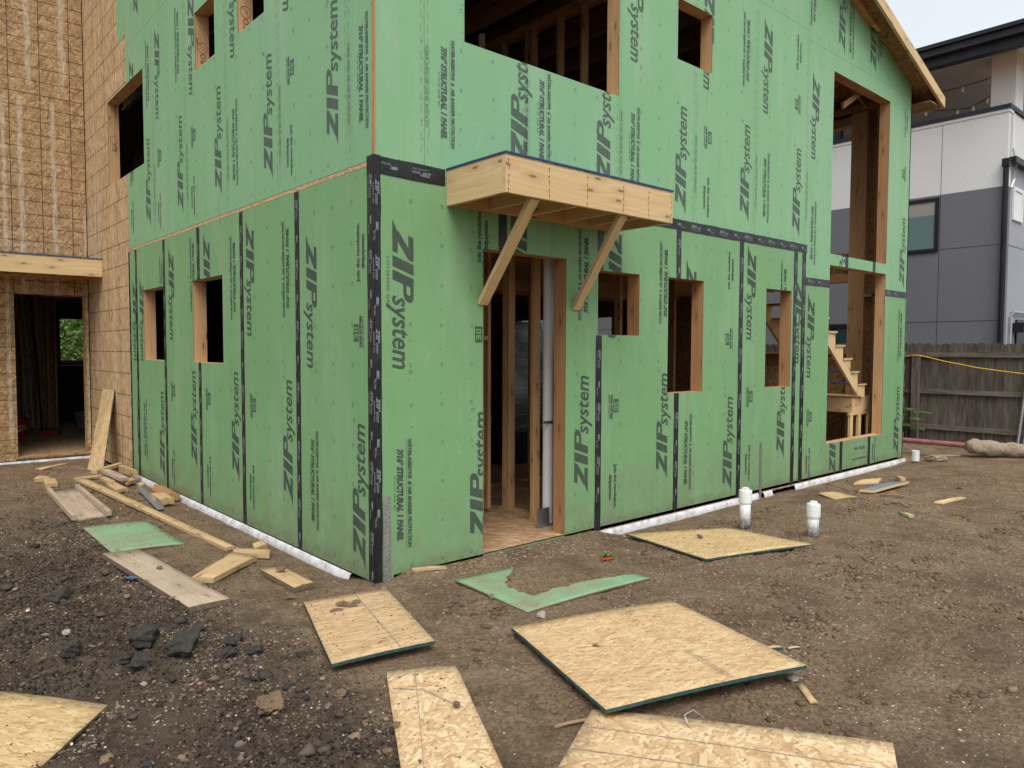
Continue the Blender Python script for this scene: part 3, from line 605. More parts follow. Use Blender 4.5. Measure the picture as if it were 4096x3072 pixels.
PR_GA = [(0, 1.46, 5.78, 9.2), (1.46, 2.68, 5.78, 9.2), (2.68, 3.9, 5.78, 9.2), (3.9, 5.12, 5.78, 9.2), (5.12, 6.34, 5.78, 7.3), (6.34, 7.45, 5.67, 7.2), (7.45, 8.47, 5.67, 7.0), (8.47, 9.69, 5.67, 6.6)]
for r in PR_LO[:7]+PR_LO[8:]+PR_UP+PR_GA[4:]: nails(WR, *r)
# ---- print layout on the side (L) wall; s = -y
for y, z, d in [(5.50, 3.33, 'up'), (4.245, 3.32, 'up'), (3.05, 3.34, 'up'), (1.815, 3.30, 'up'), (.61, 3.35, 'up'), (5.03, 5.57, 'down'), (3.80, 5.55, 'down'), (2.59, 5.6, 'down'), (1.38, 5.64, 'down'), (6.16, 5.54, 'down'), (5.9, 6.06, 'up'), (4.7, 6.0, 'up'), (.2, 5.6, 'down'),
                (4.635, 2.87, 'down'), (6.22, 2.60, 'down'), (5.89, 2.60, 'down'), (3.43, 2.90, 'down'), (2.26, 2.89, 'down'), (.99, 2.61, 'down'), (5.12, .145, 'up'), (3.93, .43, 'up'), (2.69, .45, 'up'), (1.475, .41, 'up'), (.24, .12, 'up')]: big(WL, -y, z, d)
for y, z, d in [(.17, 4.08, 'down'), (2.63, 4.07, 'down'), (5.41, 4.82, 'up'), (4.25, 4.84, 'up'), (1.44, 2.07, 'up'), (1.0, .98, 'down'), (2.66, 2.08, 'up'), (6.18, .98, 'down'), (5.86, 1.0, 'down'), (3.86, 2.2, 'up')]: struct_txt(WL, -y, z, d)
for y, z, d in [(.23, 2.22, 'up'), (2.24, .61, 'down'), (3.42, .56, 'down'), (4.65, .5, 'down'), (1.335, 3.63, 'down'), (3.78, 3.62, 'down'), (5.0, 3.62, 'down'), (6.2, 3.7, 'down'), (5.08, 2.42, 'up')]: join_txt(WL, -y, z, d)
for y, z, d in [(.265, 1.78, 'up'), (4.61, 1.28, 'down'), (3.42, 1.25, 'down'), (2.2, 1.25, 'down'), (1.31, 4.16, 'down'), (3.75, 4.12, 'down'), (4.97, 4.13, 'down'), (6.2, 4.1, 'down')]: thirty(WL, -y, z, d)
for y in (.35, 1.56, 2.78, 4.0, 5.22): roller(WL, -y, 4.0)
for y in (.373, 1.592, 2.81, 4.03, 5.25):
    for k in (-.03, .03): dashes(WL, -y+k, 3.2, 5.7)
HL = [(-7.45, -5.65, 4.10, 5.30), (-3.69, -3.10, 4.73, 5.33), (-2.49, -1.87, 4.74, 5.34), (-5.825, -4.94, 1.575, 2.485), (-3.90, -2.985, 1.57, 2.48)]
PL_LO = [(-1.25, 0, 0, 3.05), (-2.47, -1.25, 0, 3.05), (-3.69, -2.47, 0, 3.05), (-4.91, -3.69, 0, 3.05), (-6.13, -4.91, 0, 3.05), (-6.45, -6.13, 0, 3.05)]
PL_UP = [(-.373, 0, 3.085, 5.79), (-1.592, -.373, 3.085, 5.79), (-2.81, -1.592, 3.085, 5.79), (-4.03, -2.81, 3.085, 5.79), (-5.25, -4.03, 3.085, 5.79), (-6.43, -5.25, 3.085, 5.79)]
PL_GA = [(-1.592, 0, 5.79, 8.9), (-2.81, -1.592, 5.79, 8.9), (-4.03, -2.81, 5.79, 8.9), (-5.25, -4.03, 5.79, 8.9), (-6.43, -5.25, 5.79, 8.9), (-6.84, -6.43, 5.97, 8.9)]
for r in PL_LO+PL_UP+PL_GA: nails(WL, *r)

# ================================================================== THE HOUSE UNDER CONSTRUCTION
house = empty('unfinished_house', 'unfinished two-storey house sheathed in green printed panels and bare strand board', 'house')
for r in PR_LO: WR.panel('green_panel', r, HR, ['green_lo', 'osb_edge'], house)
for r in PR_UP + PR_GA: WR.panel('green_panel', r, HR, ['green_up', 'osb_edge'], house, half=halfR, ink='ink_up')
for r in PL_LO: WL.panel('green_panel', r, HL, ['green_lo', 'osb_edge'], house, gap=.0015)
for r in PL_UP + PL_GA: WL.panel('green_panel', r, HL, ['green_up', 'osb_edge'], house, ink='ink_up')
for r in [(-8.9, -6.45, -.02, 3.14), (-8.9, -6.45, 3.14, 3.22), (-8.9, -6.43, 3.22, 5.60), (-8.9, -6.43, 5.60, 5.93), (-8.9, -6.84, 5.93, 8.9), (-6.84, -6.43, 5.93, 5.97)]:
    WL.panel('strand_board_panel', r, HL, ['osb_side', 'osb_edge'], house, prints=False)
HW = [(-1.02, -.07, .03, 2.56)]
for r in [(-2.4, -1.05, -.02, .62), (-2.4, -1.05, .62, 3.0), (-1.05, -.011, .0, 3.0), (-2.4, -.011, 3.0, 3.2), (-1.2, -.011, 3.2, 5.64), (-2.4, -1.2, 3.2, 5.64), (-1.28, -.011, 5.64, 8.9), (-2.5, -1.28, 5.64, 8.9), (-6, -2.4, 0, 5.64), (-6, -2.5, 5.64, 8.9)]:
    WW.panel('strand_board_panel', r, HW, ['osb_wing', 'osb_edge'], house, prints=False)
MB().obox((.001, .001, 3.052), (0, 6.43, 0), (.01, 0, 0), (0, 0, .031)).build('rim_edge', 'osb_a', house).data
MB().box(.0005, .0135, -.0055, .0, 3.12, 8.9, 'z').box(-.0055, .0, .0, .010, 3.12, 8.9, 'z').build('corner_edge', 'fir', house)
# framing around the openings
for i, r in enumerate(HR):
    if i == 7: WR.frame(r, house, 'fir', name='door_frame', sill=False)
    else: WR.frame(r, house, 'stud' if i in (0, 1, 3) else 'fir', name='window_frame', depth=.14)
for r in HL: WL.frame(r, house, 'stud', depth=.14)
WW.frame(HW[0], house, 'stud', name='door_frame', sill=False)
# tape strips
tp = [(0.018, 0, .018, 3.12, .075, 0), (.05, 3.05, .63, 3.045, .13, .0006), (2.6, 3.03, 6.40, 3.03, .11, .0006), (1.22, 2.54, 1.22, 2.84, .09, 0), (2.415, .0, 2.415, 1.86, .085, 0), (2.43, 2.47, 2.43, 2.98, .085, 0), (3.64, .03, 3.64, 1.27, .08, 0), (3.65, 2.475, 3.65, 2.98, .08, 0),
      (4.86, .0, 4.86, 2.98, .085, 0), (6.12, .0, 6.12, 2.98, .09, 0), (6.335, 0, 6.335, 3.05, .10, .0009), (6.34, 2.62, 7.05, 2.62, .10, 0), (8.875, 2.60, 9.69, 2.60, .10, 0), (7.51, 0, 7.51, .445, .085, 0), (8.43, 0, 8.43, .445, .085, 0), (7.55, 2.88, 7.55, 3.03, .09, 0), (8.45, 2.88, 8.45, 3.03, .09, 0), (9.675, 0, 9.675, 2.7, .03, 0)]
for a0, z0, a1, z1, w, off in tp: WR.tape(a0, z0, a1, z1, w, house, rev=(a1 > a0 and z0 > 2.5 and a0 < 1) or a0 == a1, off=off)
for a0, z0, a1, z1, w, off in [(-.045, .0, -.045, 3.12, .10, 0), (-1.25, 0, -1.25, 3.045, .085, 0), (-2.47, 0, -2.47, 3.045, .085, 0), (-3.69, 0, -3.69, 1.57, .085, 0), (-3.69, 2.48, -3.69, 3.045, .085, 0), (-4.915, 0, -4.915, 3.045, .085, 0), (-6.13, 0, -6.13, 3.045, .085, 0), (-6.46, 0, -6.46, 3.045, .07, 0)]:
    WL.tape(a0, z0, a1, z1, w, house, rev=True, off=off)
# galvanised hold-down straps
def strap(w, c, z0, z1, wd):
    mb = MB(); mb.obox(w.P(c-wd/2, z0, .004), (0, 0, z1-z0), w.r*wd, w.n*.003)
    o = mb.build('metal_strap', 'galv', house); h = MB()
    z = z0+.03
    while z < z1:
        for k in (-.28, .28):
            p = w.P(c+k*wd, z+(.012 if k > 0 else 0), .0075); h.face([p+w.r*.004*math.cos(a)+Vector((0, 0, .004*math.sin(a))) for a in [i*PI/3 for i in range(6)]])
        z += .035
    h.build('nail_hole', 'blk', o, kind='stuff')
strap(WR, .092, -.02, .64, .062); strap(WR, 5.355, -.08, .61, .05)
# white foundation wrap along the base
def wrap(w, a0, a1, ztop=.004, zbot=-.10, name='foundation_wrap'):
    mb = MB(); n = int(abs(a1-a0)/.035); prof = []
    for i in range(n+1):
        a = a0+(a1-a0)*i/n; k = .5+.5*math.sin(i*.37+a*3)*math.sin(i*.11); j = random.uniform(-.012, .012)
        out = .006+.012*k+random.uniform(0, .008)
        prof.append([w.P(a, ztop-.012, .002), w.P(a, ztop-.02, out), w.P(a, (ztop+zbot)/2+j, out+.006+.010*random.random()), w.P(a, zbot+j*1.5, out+.012+.015*random.random())])
    for i in range(n):
        for k in range(3):
            f = [prof[i][k], prof[i][k+1], prof[i+1][k+1], prof[i+1][k]]
            if (f[1]-f[0]).cross(f[2]-f[1]).dot(w.n) < 0: f = f[::-1]
            mb.face(f, smooth=True)
    mb.build(name, 'wrap', house, weld=True)
wrap(WR, 2.44, 5.30); wrap(WR, 5.42, 5.62); wrap(WR, 6.18, 9.78, .004, -.11); wrap(WL, -6.45, -.36, .004, -.12); wrap(WW, -6, -.01, -.02, -.12); wrap(WR, .16, .30, .0, -.05)
# floor, upper deck, joists
mb = MB(); mb.box(.152, 9.53, .0, 16.4, -.02, .035, 'y', uvo=(0, 0)); mb.box(-5.9, .152, 8.915, 16.4, -.02, .035, 'y', uvo=(5, 0)); mb.build('subfloor', 'osb_floor', house)
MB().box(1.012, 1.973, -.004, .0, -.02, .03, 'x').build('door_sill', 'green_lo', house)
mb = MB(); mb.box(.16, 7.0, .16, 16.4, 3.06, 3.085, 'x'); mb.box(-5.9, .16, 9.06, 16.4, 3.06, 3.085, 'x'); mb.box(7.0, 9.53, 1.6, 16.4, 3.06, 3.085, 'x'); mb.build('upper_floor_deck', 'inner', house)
for y in [.55+.406*k for k in range(14)]:
    mb = MB(); x1 = 7. if y < 1.6 else 9.5; mb.box(.16, x1, y-.03, y+.03, 2.76, 2.795, 'x'); mb.box(.16, x1, y-.006, y+.006, 2.795, 3.02, 'x'); mb.box(.16, x1, y-.03, y+.03, 3.02, 3.055, 'x'); mb.build('floor_joist', 'stud', house)
for x in [-1.6+.406*k for k in range(5)]:
    MB().box(x, x+.04, 9.1, 16.3, 2.8, 3.055, 'y').build('floor_joist', 'stud', house)
MB().box(.16, 6.6, .16, 16.4, 6.0, 6.02, 'y').build('ceiling_deck', 'inner', house)
mb = MB(); mb.box(.0115, .10, 8.80, 9.0, -.05, 8.9, 'z').box(-.15, .0112, 8.913, 9.0, 2.7, 8.9, 'z'); mb.build('corner_post', 'inner', house)
for x in [.6+.61*k for k in range(10)]:
    mb = MB(); mb.box(x-.03, x+.03, .16, 9, 5.68, 5.715, 'y'); mb.box(x-.006, x+.006, .16, 9, 5.715, 5.96, 'y'); mb.box(x-.03, x+.03, .16, 9, 5.96, 5.995, 'y'); mb.build('ceiling_joist', 'fir', house)
# inner faces of the outer walls, back wall, wing side
mb = MB()
def slabwall(mb, plane, a0, a1, z0, z1, holes, t0, t1):
    for c in cells(a0, a1, z0, z1, holes):
        if plane == 'x': mb.box(t0, t1, c[0], c[1], c[2], c[3], 'z')
        else: mb.box(c[0], c[1], t0, t1, c[2], c[3], 'z')
HE = [(.86, 2.62, 1.70, 2.86), (.86, 2.62, 3.34, 5.42), (6.0, 6.62, 1.5, 2.44), (7.8, 9.1, 1.3, 2.44)]
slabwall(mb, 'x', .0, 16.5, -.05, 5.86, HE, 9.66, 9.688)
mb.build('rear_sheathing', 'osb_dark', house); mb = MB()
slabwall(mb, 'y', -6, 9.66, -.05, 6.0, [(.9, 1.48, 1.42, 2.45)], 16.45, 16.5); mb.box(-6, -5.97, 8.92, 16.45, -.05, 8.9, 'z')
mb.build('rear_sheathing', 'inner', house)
for (y0, y1, z0, z1) in HE:
    mb = MB(); n = 4 if y0 < 1 else 2
    mb.box(9.52, 9.659, y0, y1, z1, z1+.14, 'y'); mb.build('window_header', 'fir', house); MB().box(9.52, 9.659, y0, y1, z0-.04, z0, 'y').build('window_sill', 'fir', house)
    if y0 > 1: MB().box(9.52, 9.659, y0-.08, y0-.001, z0-.04, z1+.14, 'z').build('wall_stud', 'fir', house); MB().box(9.52, 9.659, y1+.001, y1+.04, z0-.04, z1+.14, 'z').build('wall_stud', 'fir', house)
for k in range(6): MB().box(9.52, 9.658, .60+k*.0435, .60+k*.0435+.041, .04, 5.6, 'z').build('laminated_post', 'stud', house)
for y in (.20, .42, 2.64, 3.05, 3.45): MB().box(9.52, 9.658, y, y+.04, .04, 5.6, 'z').build('wall_stud', 'fir', house)
MB().box(9.52, 9.655, .24, .60, 2.60, 2.64, 'y').build('fire_block', 'stud', house); MB().box(9.50, 9.655, .15, 2.6, 5.62, 5.72, 'y').build('top_plate', 'fir', house)
# roof: deck, rake board, lookouts
def sl(x, dz=0): return ROOF(x)+dz
mb = MB(); a, b = -.35, 10.17
mb.obox((a, -.27, sl(a)), (b-a, 0, sl(b)-sl(a)), (0, 16.9, 0), (0, 0, .018)); mb.build('roof_deck', 'osb_dark', house)
for x0, x1, ya, yb, dz0, dz1, nm, mt in [(a, b+.01, -.31, -.2715, -.13, .03, 'rake_board', 'pine')]:
    MB().obox((x0, ya, sl(x0, dz0)), (x1-x0, 0, sl(x1)-sl(x0)), (0, yb-ya, 0), (0, 0, dz1-dz0)).build(nm, mt, house)
MB().box(10.135, 10.17, -.268, 16.6, sl(10.15, -.14), sl(10.15, -.006), 'y').build('eave_fascia', 'stud', house)
MB().box(9.70, 10.133, -.262, 16.6, sl(10.15, -.13), sl(10.15, -.115), 'x').build('eave_soffit', 'osb_dark', house)
MB().obox((-.2, -.09, sl(-.2, -.10)), (8.05+.2, 0, sl(8.05)-sl(-.2)), (0, .085, 0), (0, 0, .095)).build('gable_lookout', 'fir', house)
MB().obox((8.05, -.09, sl(8.05, -.10)), (.22, 0, -.02), (0, .05, 0), (0, 0, .05)).build('lookout_end', 'stud', house)
for k in range(8): MB().obox((6.7+.0, .6+.6*k, sl(6.7, -.29)), (3.2, 0, sl(9.9)-sl(6.7)), (0, .04, 0), (0, 0, .27)).build('rafter', 'fir', house)
MB().obox((7.9, .25, 5.2), (.75, 0, .42), (0, .04, 0), (0, 0, .09)).build('brace', 'fir', house)
# entry canopy on the front wall
can = MB(); x0, x1, yb, z0, z1 = .645, 2.585, -.70, 2.835, 3.095
o = MB().box(x0, x1, yb, yb+.038, z0, z1, 'x').build('canopy_fascia', 'pine', house); o['label'] = 'pale pine front board of the canopy over the doorway'
MB().box(x0, x0+.038, yb+.039, -.003, z0, z1, 'y').build('canopy_side_board', 'pine', house); MB().box(x1-.038, x1, yb+.039, -.003, z0, z1, 'y').build('canopy_side_board', 'pine', house)
MB().box(x0+.04, x1-.04, -.042, -.004, z0+.004, z1-.01, 'x').build('canopy_ledger', 'stud', house)
for x in (1.05, 1.47, 1.90, 2.23): MB().box(x, x+.038, yb+.04, -.043, z0+.02, z1-.01, 'y').build('canopy_joist', 'pine', house)
MB().box(x0+.002, x1-.002, yb+.002, -.003, z1+.001, z1+.013, 'x').build('canopy_deck', 'osb_a', house)
MB().box(x0-.006, x1+.006, yb-.008, -.002, z1+.0135, z1+.026, 'x').build('canopy_membrane', 'blue', house)
for xc, xb in ((.935, .90), (1.945, 1.99)):
    A = Vector((xc, -.655, 2.83)); B = Vector((xb+.06, -.02, 2.08)); d = (B-A); p = Vector((1, 0, 0)); nn = d.cross(p).normalized()
    MB().obox(A-nn*.045+Vector((0, 0, .0)), d, p*.088, nn*.04).build('canopy_brace', 'pine', house)
nm = MB()
for x in (.67, 1.07, 1.49, 1.92, 2.25, 2.56):
    for k in range(5):
        z = z0+.03+k*.05+random.uniform(-.008, .008); r = .0045; c = x+random.uniform(-.006, .006)
        nm.face([(c-r, yb-.001, z-r), (c+r, yb-.001, z-r), (c+r, yb-.001, z+r), (c-r, yb-.001, z+r)]); nm.face([(c-.0012, yb-.0008, z-random.uniform(.02, .05)), (c+.0012, yb-.0008, z-.03), (c+.0025, yb-.0008, z), (c-.0025, yb-.0008, z)])
nm.build('nail_head', 'wire', bpy.data.objects['canopy_fascia'], kind='stuff')
# wing canopy
y0 = 7.95
MB().box(-3.5, -.004, y0, y0+.038, 2.81, 3.06, 'x').build('canopy_fascia', 'pine', house)
for x in (-2.4, -1.85, -1.3, -.9, -.5, -.045): MB().box(x, x+.038, y0+.04, 8.85, 2.83, 3.05, 'y').build('canopy_joist', 'stud', house)
MB().box(-3.5, -.006, 8.858, 8.895, 2.82, 3.05, 'x').build('canopy_ledger', 'stud', house)
MB().box(-3.5, -.006, y0-.002, 8.895, 3.061, 3.073, 'x').build('canopy_deck', 'osb_a', house); MB().box(-3.5, -.004, y0-.008, 8.895, 3.0735, 3.088, 'x').build('canopy_membrane', 'blue', house)
MB().box(1.5, 1.56, 3.0, 12.5, .04, 2.76, 'y').box(1.5, 1.56, 3.4, 12, 3.09, 5.67, 'y').build('occluder_partition', 'inner', house)  # solid partitions added as occluders to keep the views through the windows dark
MB().box(1.58, 7.5, 8.2, 8.26, 3.09, 5.67, 'x').build('occluder_partition', 'inner', house)
MB().box(3.2, 3.26, 4.2, 12, .04, 2.76, 'y').build('occluder_partition', 'inner', house)
# stairs and landing seen through the tall opening
MB().box(8.52, 9.51, .30, 1.35, .98, 1.0, 'x').build('stair_landing', 'osb_a', house)
mb = MB(); mb.box(8.52, 9.51, .30, .34, .775, .979, 'x'); mb.box(8.52, 8.56, .345, 1.35, .775, .979, 'y'); mb.build('landing_beam', 'pine', house)
MB().box(8.45, 9.51, .30, .34, .735, .773, 'x').build('landing_plate', 'pine', house)
for x in (8.47, 8.75, 9.1, 9.42): MB().box(x, x+.09, .30, .338, .04, .733, 'z').build('landing_stud', 'pine', house)
def stringer(y, name='stair_stringer'):
    mb = MB(); x, z = 8.80, 1.0; n = 11; top = [(x, z)]
    for k in range(n):
        z += .195; top.append((x, z)); x -= .255; top.append((x, z))
    low = [(x, z-.32), (8.58, 1.0)]
    for k in range(n):
        xa = 8.80-.255*k; za = 1.0+.195*(k+1); xb = xa-.255
        la = 1.0+max(0, (8.60-xa)*.765); lb = 1.0+max(0, (8.60-xb)*.765)
        f = [(xa, y, la-.0), (xa, y, za), (xb, y, za), (xb, y, lb)]; g = [(a_, y+.038, c_) for a_, _, c_ in f]
        uvf = [(p[0]*.8-p[2]*.6+k*0, p[0]*.6+p[2]*.8) for p in f]
        mb.face(f, uvf); mb.face(g[::-1], uvf[::-1])
        for i in range(4): mb.face([f[i], f[(i+1) % 4], g[(i+1) % 4], g[i]][::-1])
    return mb.build(name, 'pine', house)
stringer(.24); stringer(.95)
for k in range(1, 11):
    xa = 8.80-.255*(k-1)+.02; za = 1.0+.195*k
    t_ = MB().box(xa-.275, xa, .22, 1.0, za+.001, za+.022, 'y').build('stair_tread', 'pine', house)
    MB().box(xa-.28, xa+.004, .219, 1.0, za+.0225, za+.027, 'y').build('tread_tape', 'blue' if k in (1, 2) else 'osb_a', t_)
# partition studs, pipe and plate behind the door
for x, y, w_, d_ in [(2.21, 1.055, .09, .04), (2.20, 1.10, .09, .04), (2.075, .535, .09, .04), (3.30, 1.90, .09, .04), (3.30, 2.34, .09, .04), (3.30, 2.76, .09, .04), (2.02, 1.16, .04, .09), (1.76, .95, .038, .09), (3.66, 2.2, .04, .09), (3.98, 2.2, .04, .09), (2.83, 2.2, .04, .09), (2.6, 2.2, .04, .09), (3.1, 1.0, .04, .09), (3.32, 1.0, .04, .12), (3.9, 1.0, .04, .09), (4.62, 1.4, .04, .09), (4.75, .5, .04, .09), (5.2, 1.4, .04, .09), (5.5, 1.4, .04, .09)]:
    MB().box(x, x+w_, y, y+d_, .078, 2.76, 'z').build('interior_stud', 'stud', house)
MB().box(2.08, 2.17, .50, .60, .036, .076, 'y').build('bottom_plate', 'scrap', house); MB().box(2.19, 2.29, .605, 1.2, .036, .076, 'y').build('bottom_plate', 'scrap', house)
MB().box(3.29, 3.40, 1.2, 3.0, .036, .076, 'y').build('bottom_plate', 'scrap', house); MB().box(1.60, 1.99, 1.12, 1.16, 1.82, 1.86, 'x').build('blocking', 'stud', house)
MB().box(2.6, 4.3, 2.2, 2.29, .036, .076, 'x').build('bottom_plate', 'scrap', house); MB().box(2.6, 6.3, 2.2, 2.29, 2.45, 2.53, 'x').build('header', 'stud', house)
MB().tube([(2.155, .41, .05), (2.155, .41, 2.9)], .052, 24).build('vent_pipe', 'pvc_in', house)
MB().box(2.04, 2.22, .352, .356, 1.02, 1.045, 'x').build('pipe_hanger', 'galv', house); MB().box(1.94, 2.10, .33, .334, .04, .22, 'x').build('stud_guard_plate', 'galv', house)
# upstairs partition seen through the large opening
MB().box(3.36, 3.45, .7, 8, 5.58, 5.66, 'y').build('top_plate', 'stud', house); MB().box(3.45, 8.0, 2.6, 2.69, 5.2, 5.28, 'x').build('top_plate', 'stud', house)
for y in (.72, 1.12, 1.50, 1.95, 2.05, 2.5, 2.95, 3.4): MB().box(3.36, 3.45, y, y+.04, 3.09, 5.575, 'z').build('upstairs_stud', 'stud', house)
for x in (3.8, 4.2, 4.65, 5.1, 5.5): MB().box(x, x+.04, 2.6, 2.69, 3.09, 5.2, 'z').build('upstairs_stud', 'stud', house)
MB().box(2.85, 2.89, .2, .29, 3.09, 5.65, 'z').build('upstairs_stud', 'stud', house)
MB().tube([(2.9, 2.35, 3.1), (2.9, 2.35, 5.5)], .04, 16).build('vent_pipe', 'pvc_in', house)
# inside the wing: partition with conduits, counters
mb = MB(); mb.box(-6, .30, 13.6, 13.7, .04, 2.8, 'z'); mb.build('partition_wall', 'osb_dark', house)
for x in (-.9, -.62, -.35, -.1, .1, .24): MB().box(x, x+.04, 13.3, 13.39, .04, 2.8, 'z').build('interior_stud', 'fir', house)
MB().box(.02, .06, 9.1, 13.3, .04, 2.8, 'y').build('side_wall_board', 'osb_dark', house) if False else None
for i, (x, r) in enumerate([(-.70, .02), (-.46, .016), (-.36, .012), (-.22, .02)]):
    MB().tube([(x, 12.9, 2.75), (x+.03, 12.9, 2.2), (x+.09, 12.9, 1.4), (x+.1, 12.9, .9), (x+.14, 12.9, .05)], r, 8).build('conduit', 'wire' if i in (0, 3) else 'conduit', house)
MB().box(.35, 1.75, 15.6, 16.3, .04, 1.30, 'x').build('counter', 'dark', house)

# ================================================================== loose boards on the ground
def slab(name, mat, pts, th, label, cat='board', group=None, edge='osb_edge', rot=None, warp=.004, lift=0., n=10, children=None, jag=.0015, zs=None):
    """a sheet whose four top corners are pts (x, y, z above soil); rests on the soil"""
    c = [Vector((p[0], p[1], 0)) for p in pts]
    zc = zs if zs is not None else [max(gz(p[0], p[1]), -.02)+th+.006+(p[2] if len(p) > 2 else 0) for p in pts]
    cen = sum(c, Vector())/4; base = min(zc)-th
    root = None
    e = (c[1]-c[0]).normalized(); a = math.atan2(e.y, e.x) if rot is None else rot; ca, sa = math.cos(a), math.sin(a); off = (random.uniform(0, 30), random.uniform(0, 30))
    UV = lambda p: ((p.x-cen.x)*ca+(p.y-cen.y)*sa+off[0], -(p.x-cen.x)*sa+(p.y-cen.y)*ca+off[1])
    G = [[None]*(n+1) for _ in range(n+1)]
    for i in range(n+1):
        for j in range(n+1):
            u, v = i/n, j/n
            x = (c[0]*(1-u)*(1-v)+c[1]*u*(1-v)+c[2]*u*v+c[3]*(1-u)*v); z = zc[0]*(1-u)*(1-v)+zc[1]*u*(1-v)+zc[2]*u*v+zc[3]*(1-u)*v
            z += warp*math.sin(u*PI)*1.5 + warp*math.sin(v*PI*1.2+1)
            if i in (0, n) or j in (0, n): x = x+Vector((random.uniform(-jag, jag), random.uniform(-jag, jag), 0))
            G[i][j] = Vector((x.x-cen.x, x.y-cen.y, z-base))
    mb = MB(); D = Vector((0, 0, -th)); W_ = lambda p: Vector((p.x+cen.x, p.y+cen.y, 0))
    ccw = (c[1]-c[0]).cross(c[2]-c[1]).z > 0
    for i in range(n):
        for j in range(n):
            f = [G[i][j], G[i+1][j], G[i+1][j+1], G[i][j+1]]; f = f if ccw else f[::-1]
            mb.face(f, [UV(W_(p)) for p in f], 0, True); g = [p+D for p in f[::-1]]; mb.face(g, [UV(W_(p)) for p in g], 0, True)
    ring_ = [G[i][0] for i in range(n+1)]+[G[n][j] for j in range(1, n+1)]+[G[i][n] for i in range(n-1, -1, -1)]+[G[0][j] for j in range(n-1, 0, -1)]
    if not ccw: ring_ = ring_[::-1]
    for i in range(len(ring_)):
        p, q_ = ring_[i], ring_[(i+1) % len(ring_)]; k = i*.1
        mb.face([p+D, q_+D, q_, p], [(k, 0), (k+(q_-p).length, 0), (k+(q_-p).length, th), (k, th)], 1)
    o = mb.build(name, [mat, edge], None, weld=True); o.location = (cen.x, cen.y, base); tag(o, label, cat, group); o['_z'] = 0; del o['_z']
    return o, G, cen, base
def mark_on(o, G, path, w, mat, name='pencil_line'):
    """narrow drawn line on a sheet, as (u, v) points"""
    n = len(G)-1; mb = MB()
    def at(u, v):
        i, j = min(int(u*n), n-1), min(int(v*n), n-1); fu, fv = u*n-i, v*n-j
        return (G[i][j]*(1-fu)*(1-fv)+G[i+1][j]*fu*(1-fv)+G[i+1][j+1]*fu*fv+G[i][j+1]*(1-fu)*fv)+Vector((0, 0, .0018))
    P = []
    for (u0, v0), (u1, v1) in zip(path[:-1], path[1:]):
        for k in range(13): P.append(at(u0+(u1-u0)*k/12, v0+(v1-v0)*k/12))
    for p, q_ in zip(P[:-1], P[1:]):
        d = (q_-p); 
        if d.length < 1e-5: continue
        s_ = Vector((-d.y, d.x, 0)).normalized()*w/2; mb.face([p-s_, q_-s_, q_+s_, p+s_])
    return mb.build(name, mat, o)
M['pencil'] = plain('marking_ink', (.26, .21, .16), .8, .4, 60)
G_OSB = 'loose sheets of strand board on the mud'
bigb, Gb, cb, _ = slab('strand_board', 'osb_a', [(.12, -1.37, .0), (1.2, -1.75, .01), (.84, -2.87, .03), (-.28, -2.48, .045)], .019, 'largest pale strand board sheet, with stamped lines and dark green edges', 'board', G_OSB, 'edge_green', warp=.006, n=16, zs=[.035, .055, .10, .085])
st = MB(); 
def stamp(G, mb, u0, v0, u1, v1, rows, w=.012, dens=.6):
    n = len(G)-1
    def at(u, v):
        i, j = min(int(u*n), n-1), min(int(v*n), n-1); fu, fv = u*n-i, v*n-j
        return (G[i][j]*(1-fu)*(1-fv)+G[i+1][j]*fu*(1-fv)+G[i+1][j+1]*fu*fv+G[i][j+1]*(1-fu)*fv)+Vector((0, 0, .0018))
    K = 46
    for r_ in range(rows):
        for k in range(K):
            if random.random() > dens: continue
            t_ = k/K; p = at(u0+(u1-u0)*t_, v0+(v1-v0)*t_); q_ = at(u0+(u1-u0)*(t_+.012), v0+(v1-v0)*(t_+.012)); d = (q_-p).normalized(); s_ = Vector((-d.y, d.x, 0))
            o_ = s_*(r_*w*1.5); L = .009; h = w*random.uniform(.4, .9)
            mb.face([p+o_, p+o_+d*L*random.uniform(.3, .9), p+o_+d*L*random.uniform(.3, .9)+s_*h, p+o_+s_*h*random.uniform(.4, 1)])
stamp(Gb, st, .60, .07, .60, .60, 3); stamp(Gb, st, .60, .66, .60, .98, 4, .007, .8); stamp(Gb, st, .58, .04, .66, .12, 3, .02, .5); st.build('stamped_marks', 'pencil', bigb, kind='stuff')
o, G2, *_ = slab('strand_board', 'osb_b', [(-.24, -2.36), (.49, -3.43), (-.49, -3.93), (-1.22, -2.86)], .016, 'strand board sheet with two pencil lines, lying partly under the largest sheet', 'board', G_OSB, 'osb_edge', warp=.004, n=14, zs=[.022, .036, .036, .026])
mark_on(o, G2, [(.0, .16), (1, .22)], .005, 'pencil'); mark_on(o, G2, [(.0, .34), (1, .38)], .005, 'pencil')
o, G3, *_ = slab('strand_board', 'osb_c', [(-.6, -.06, .0), (-.03, -.19, .0), (-.39, -1.29, .045), (-.97, -1.17, .035)], .019, 'squarish strand board sheet with a mud pile on it, before the house corner', 'board', G_OSB, 'edge_green', warp=.003, n=12)
mark_on(o, G3, [(.60, .02), (.62, .40), (.66, .99)], .007, 'pencil')
o, G4, *_ = slab('strand_board', 'osb_b', [(-.76, -1.37), (-.43, -1.54), (-.96, -2.62), (-1.32, -2.42)], .016, 'long scuffed strand board strip with small clods on it, bottom centre', 'board', G_OSB, 'osb_edge', warp=.002, n=12)
mark_on(o, G4, [(.40, .0), (.18, 1.)], .0035, 'pencil'); mark_on(o, G4, [(.05, .17), (.45, .22), (.75, .36)], .009, 'pencil')
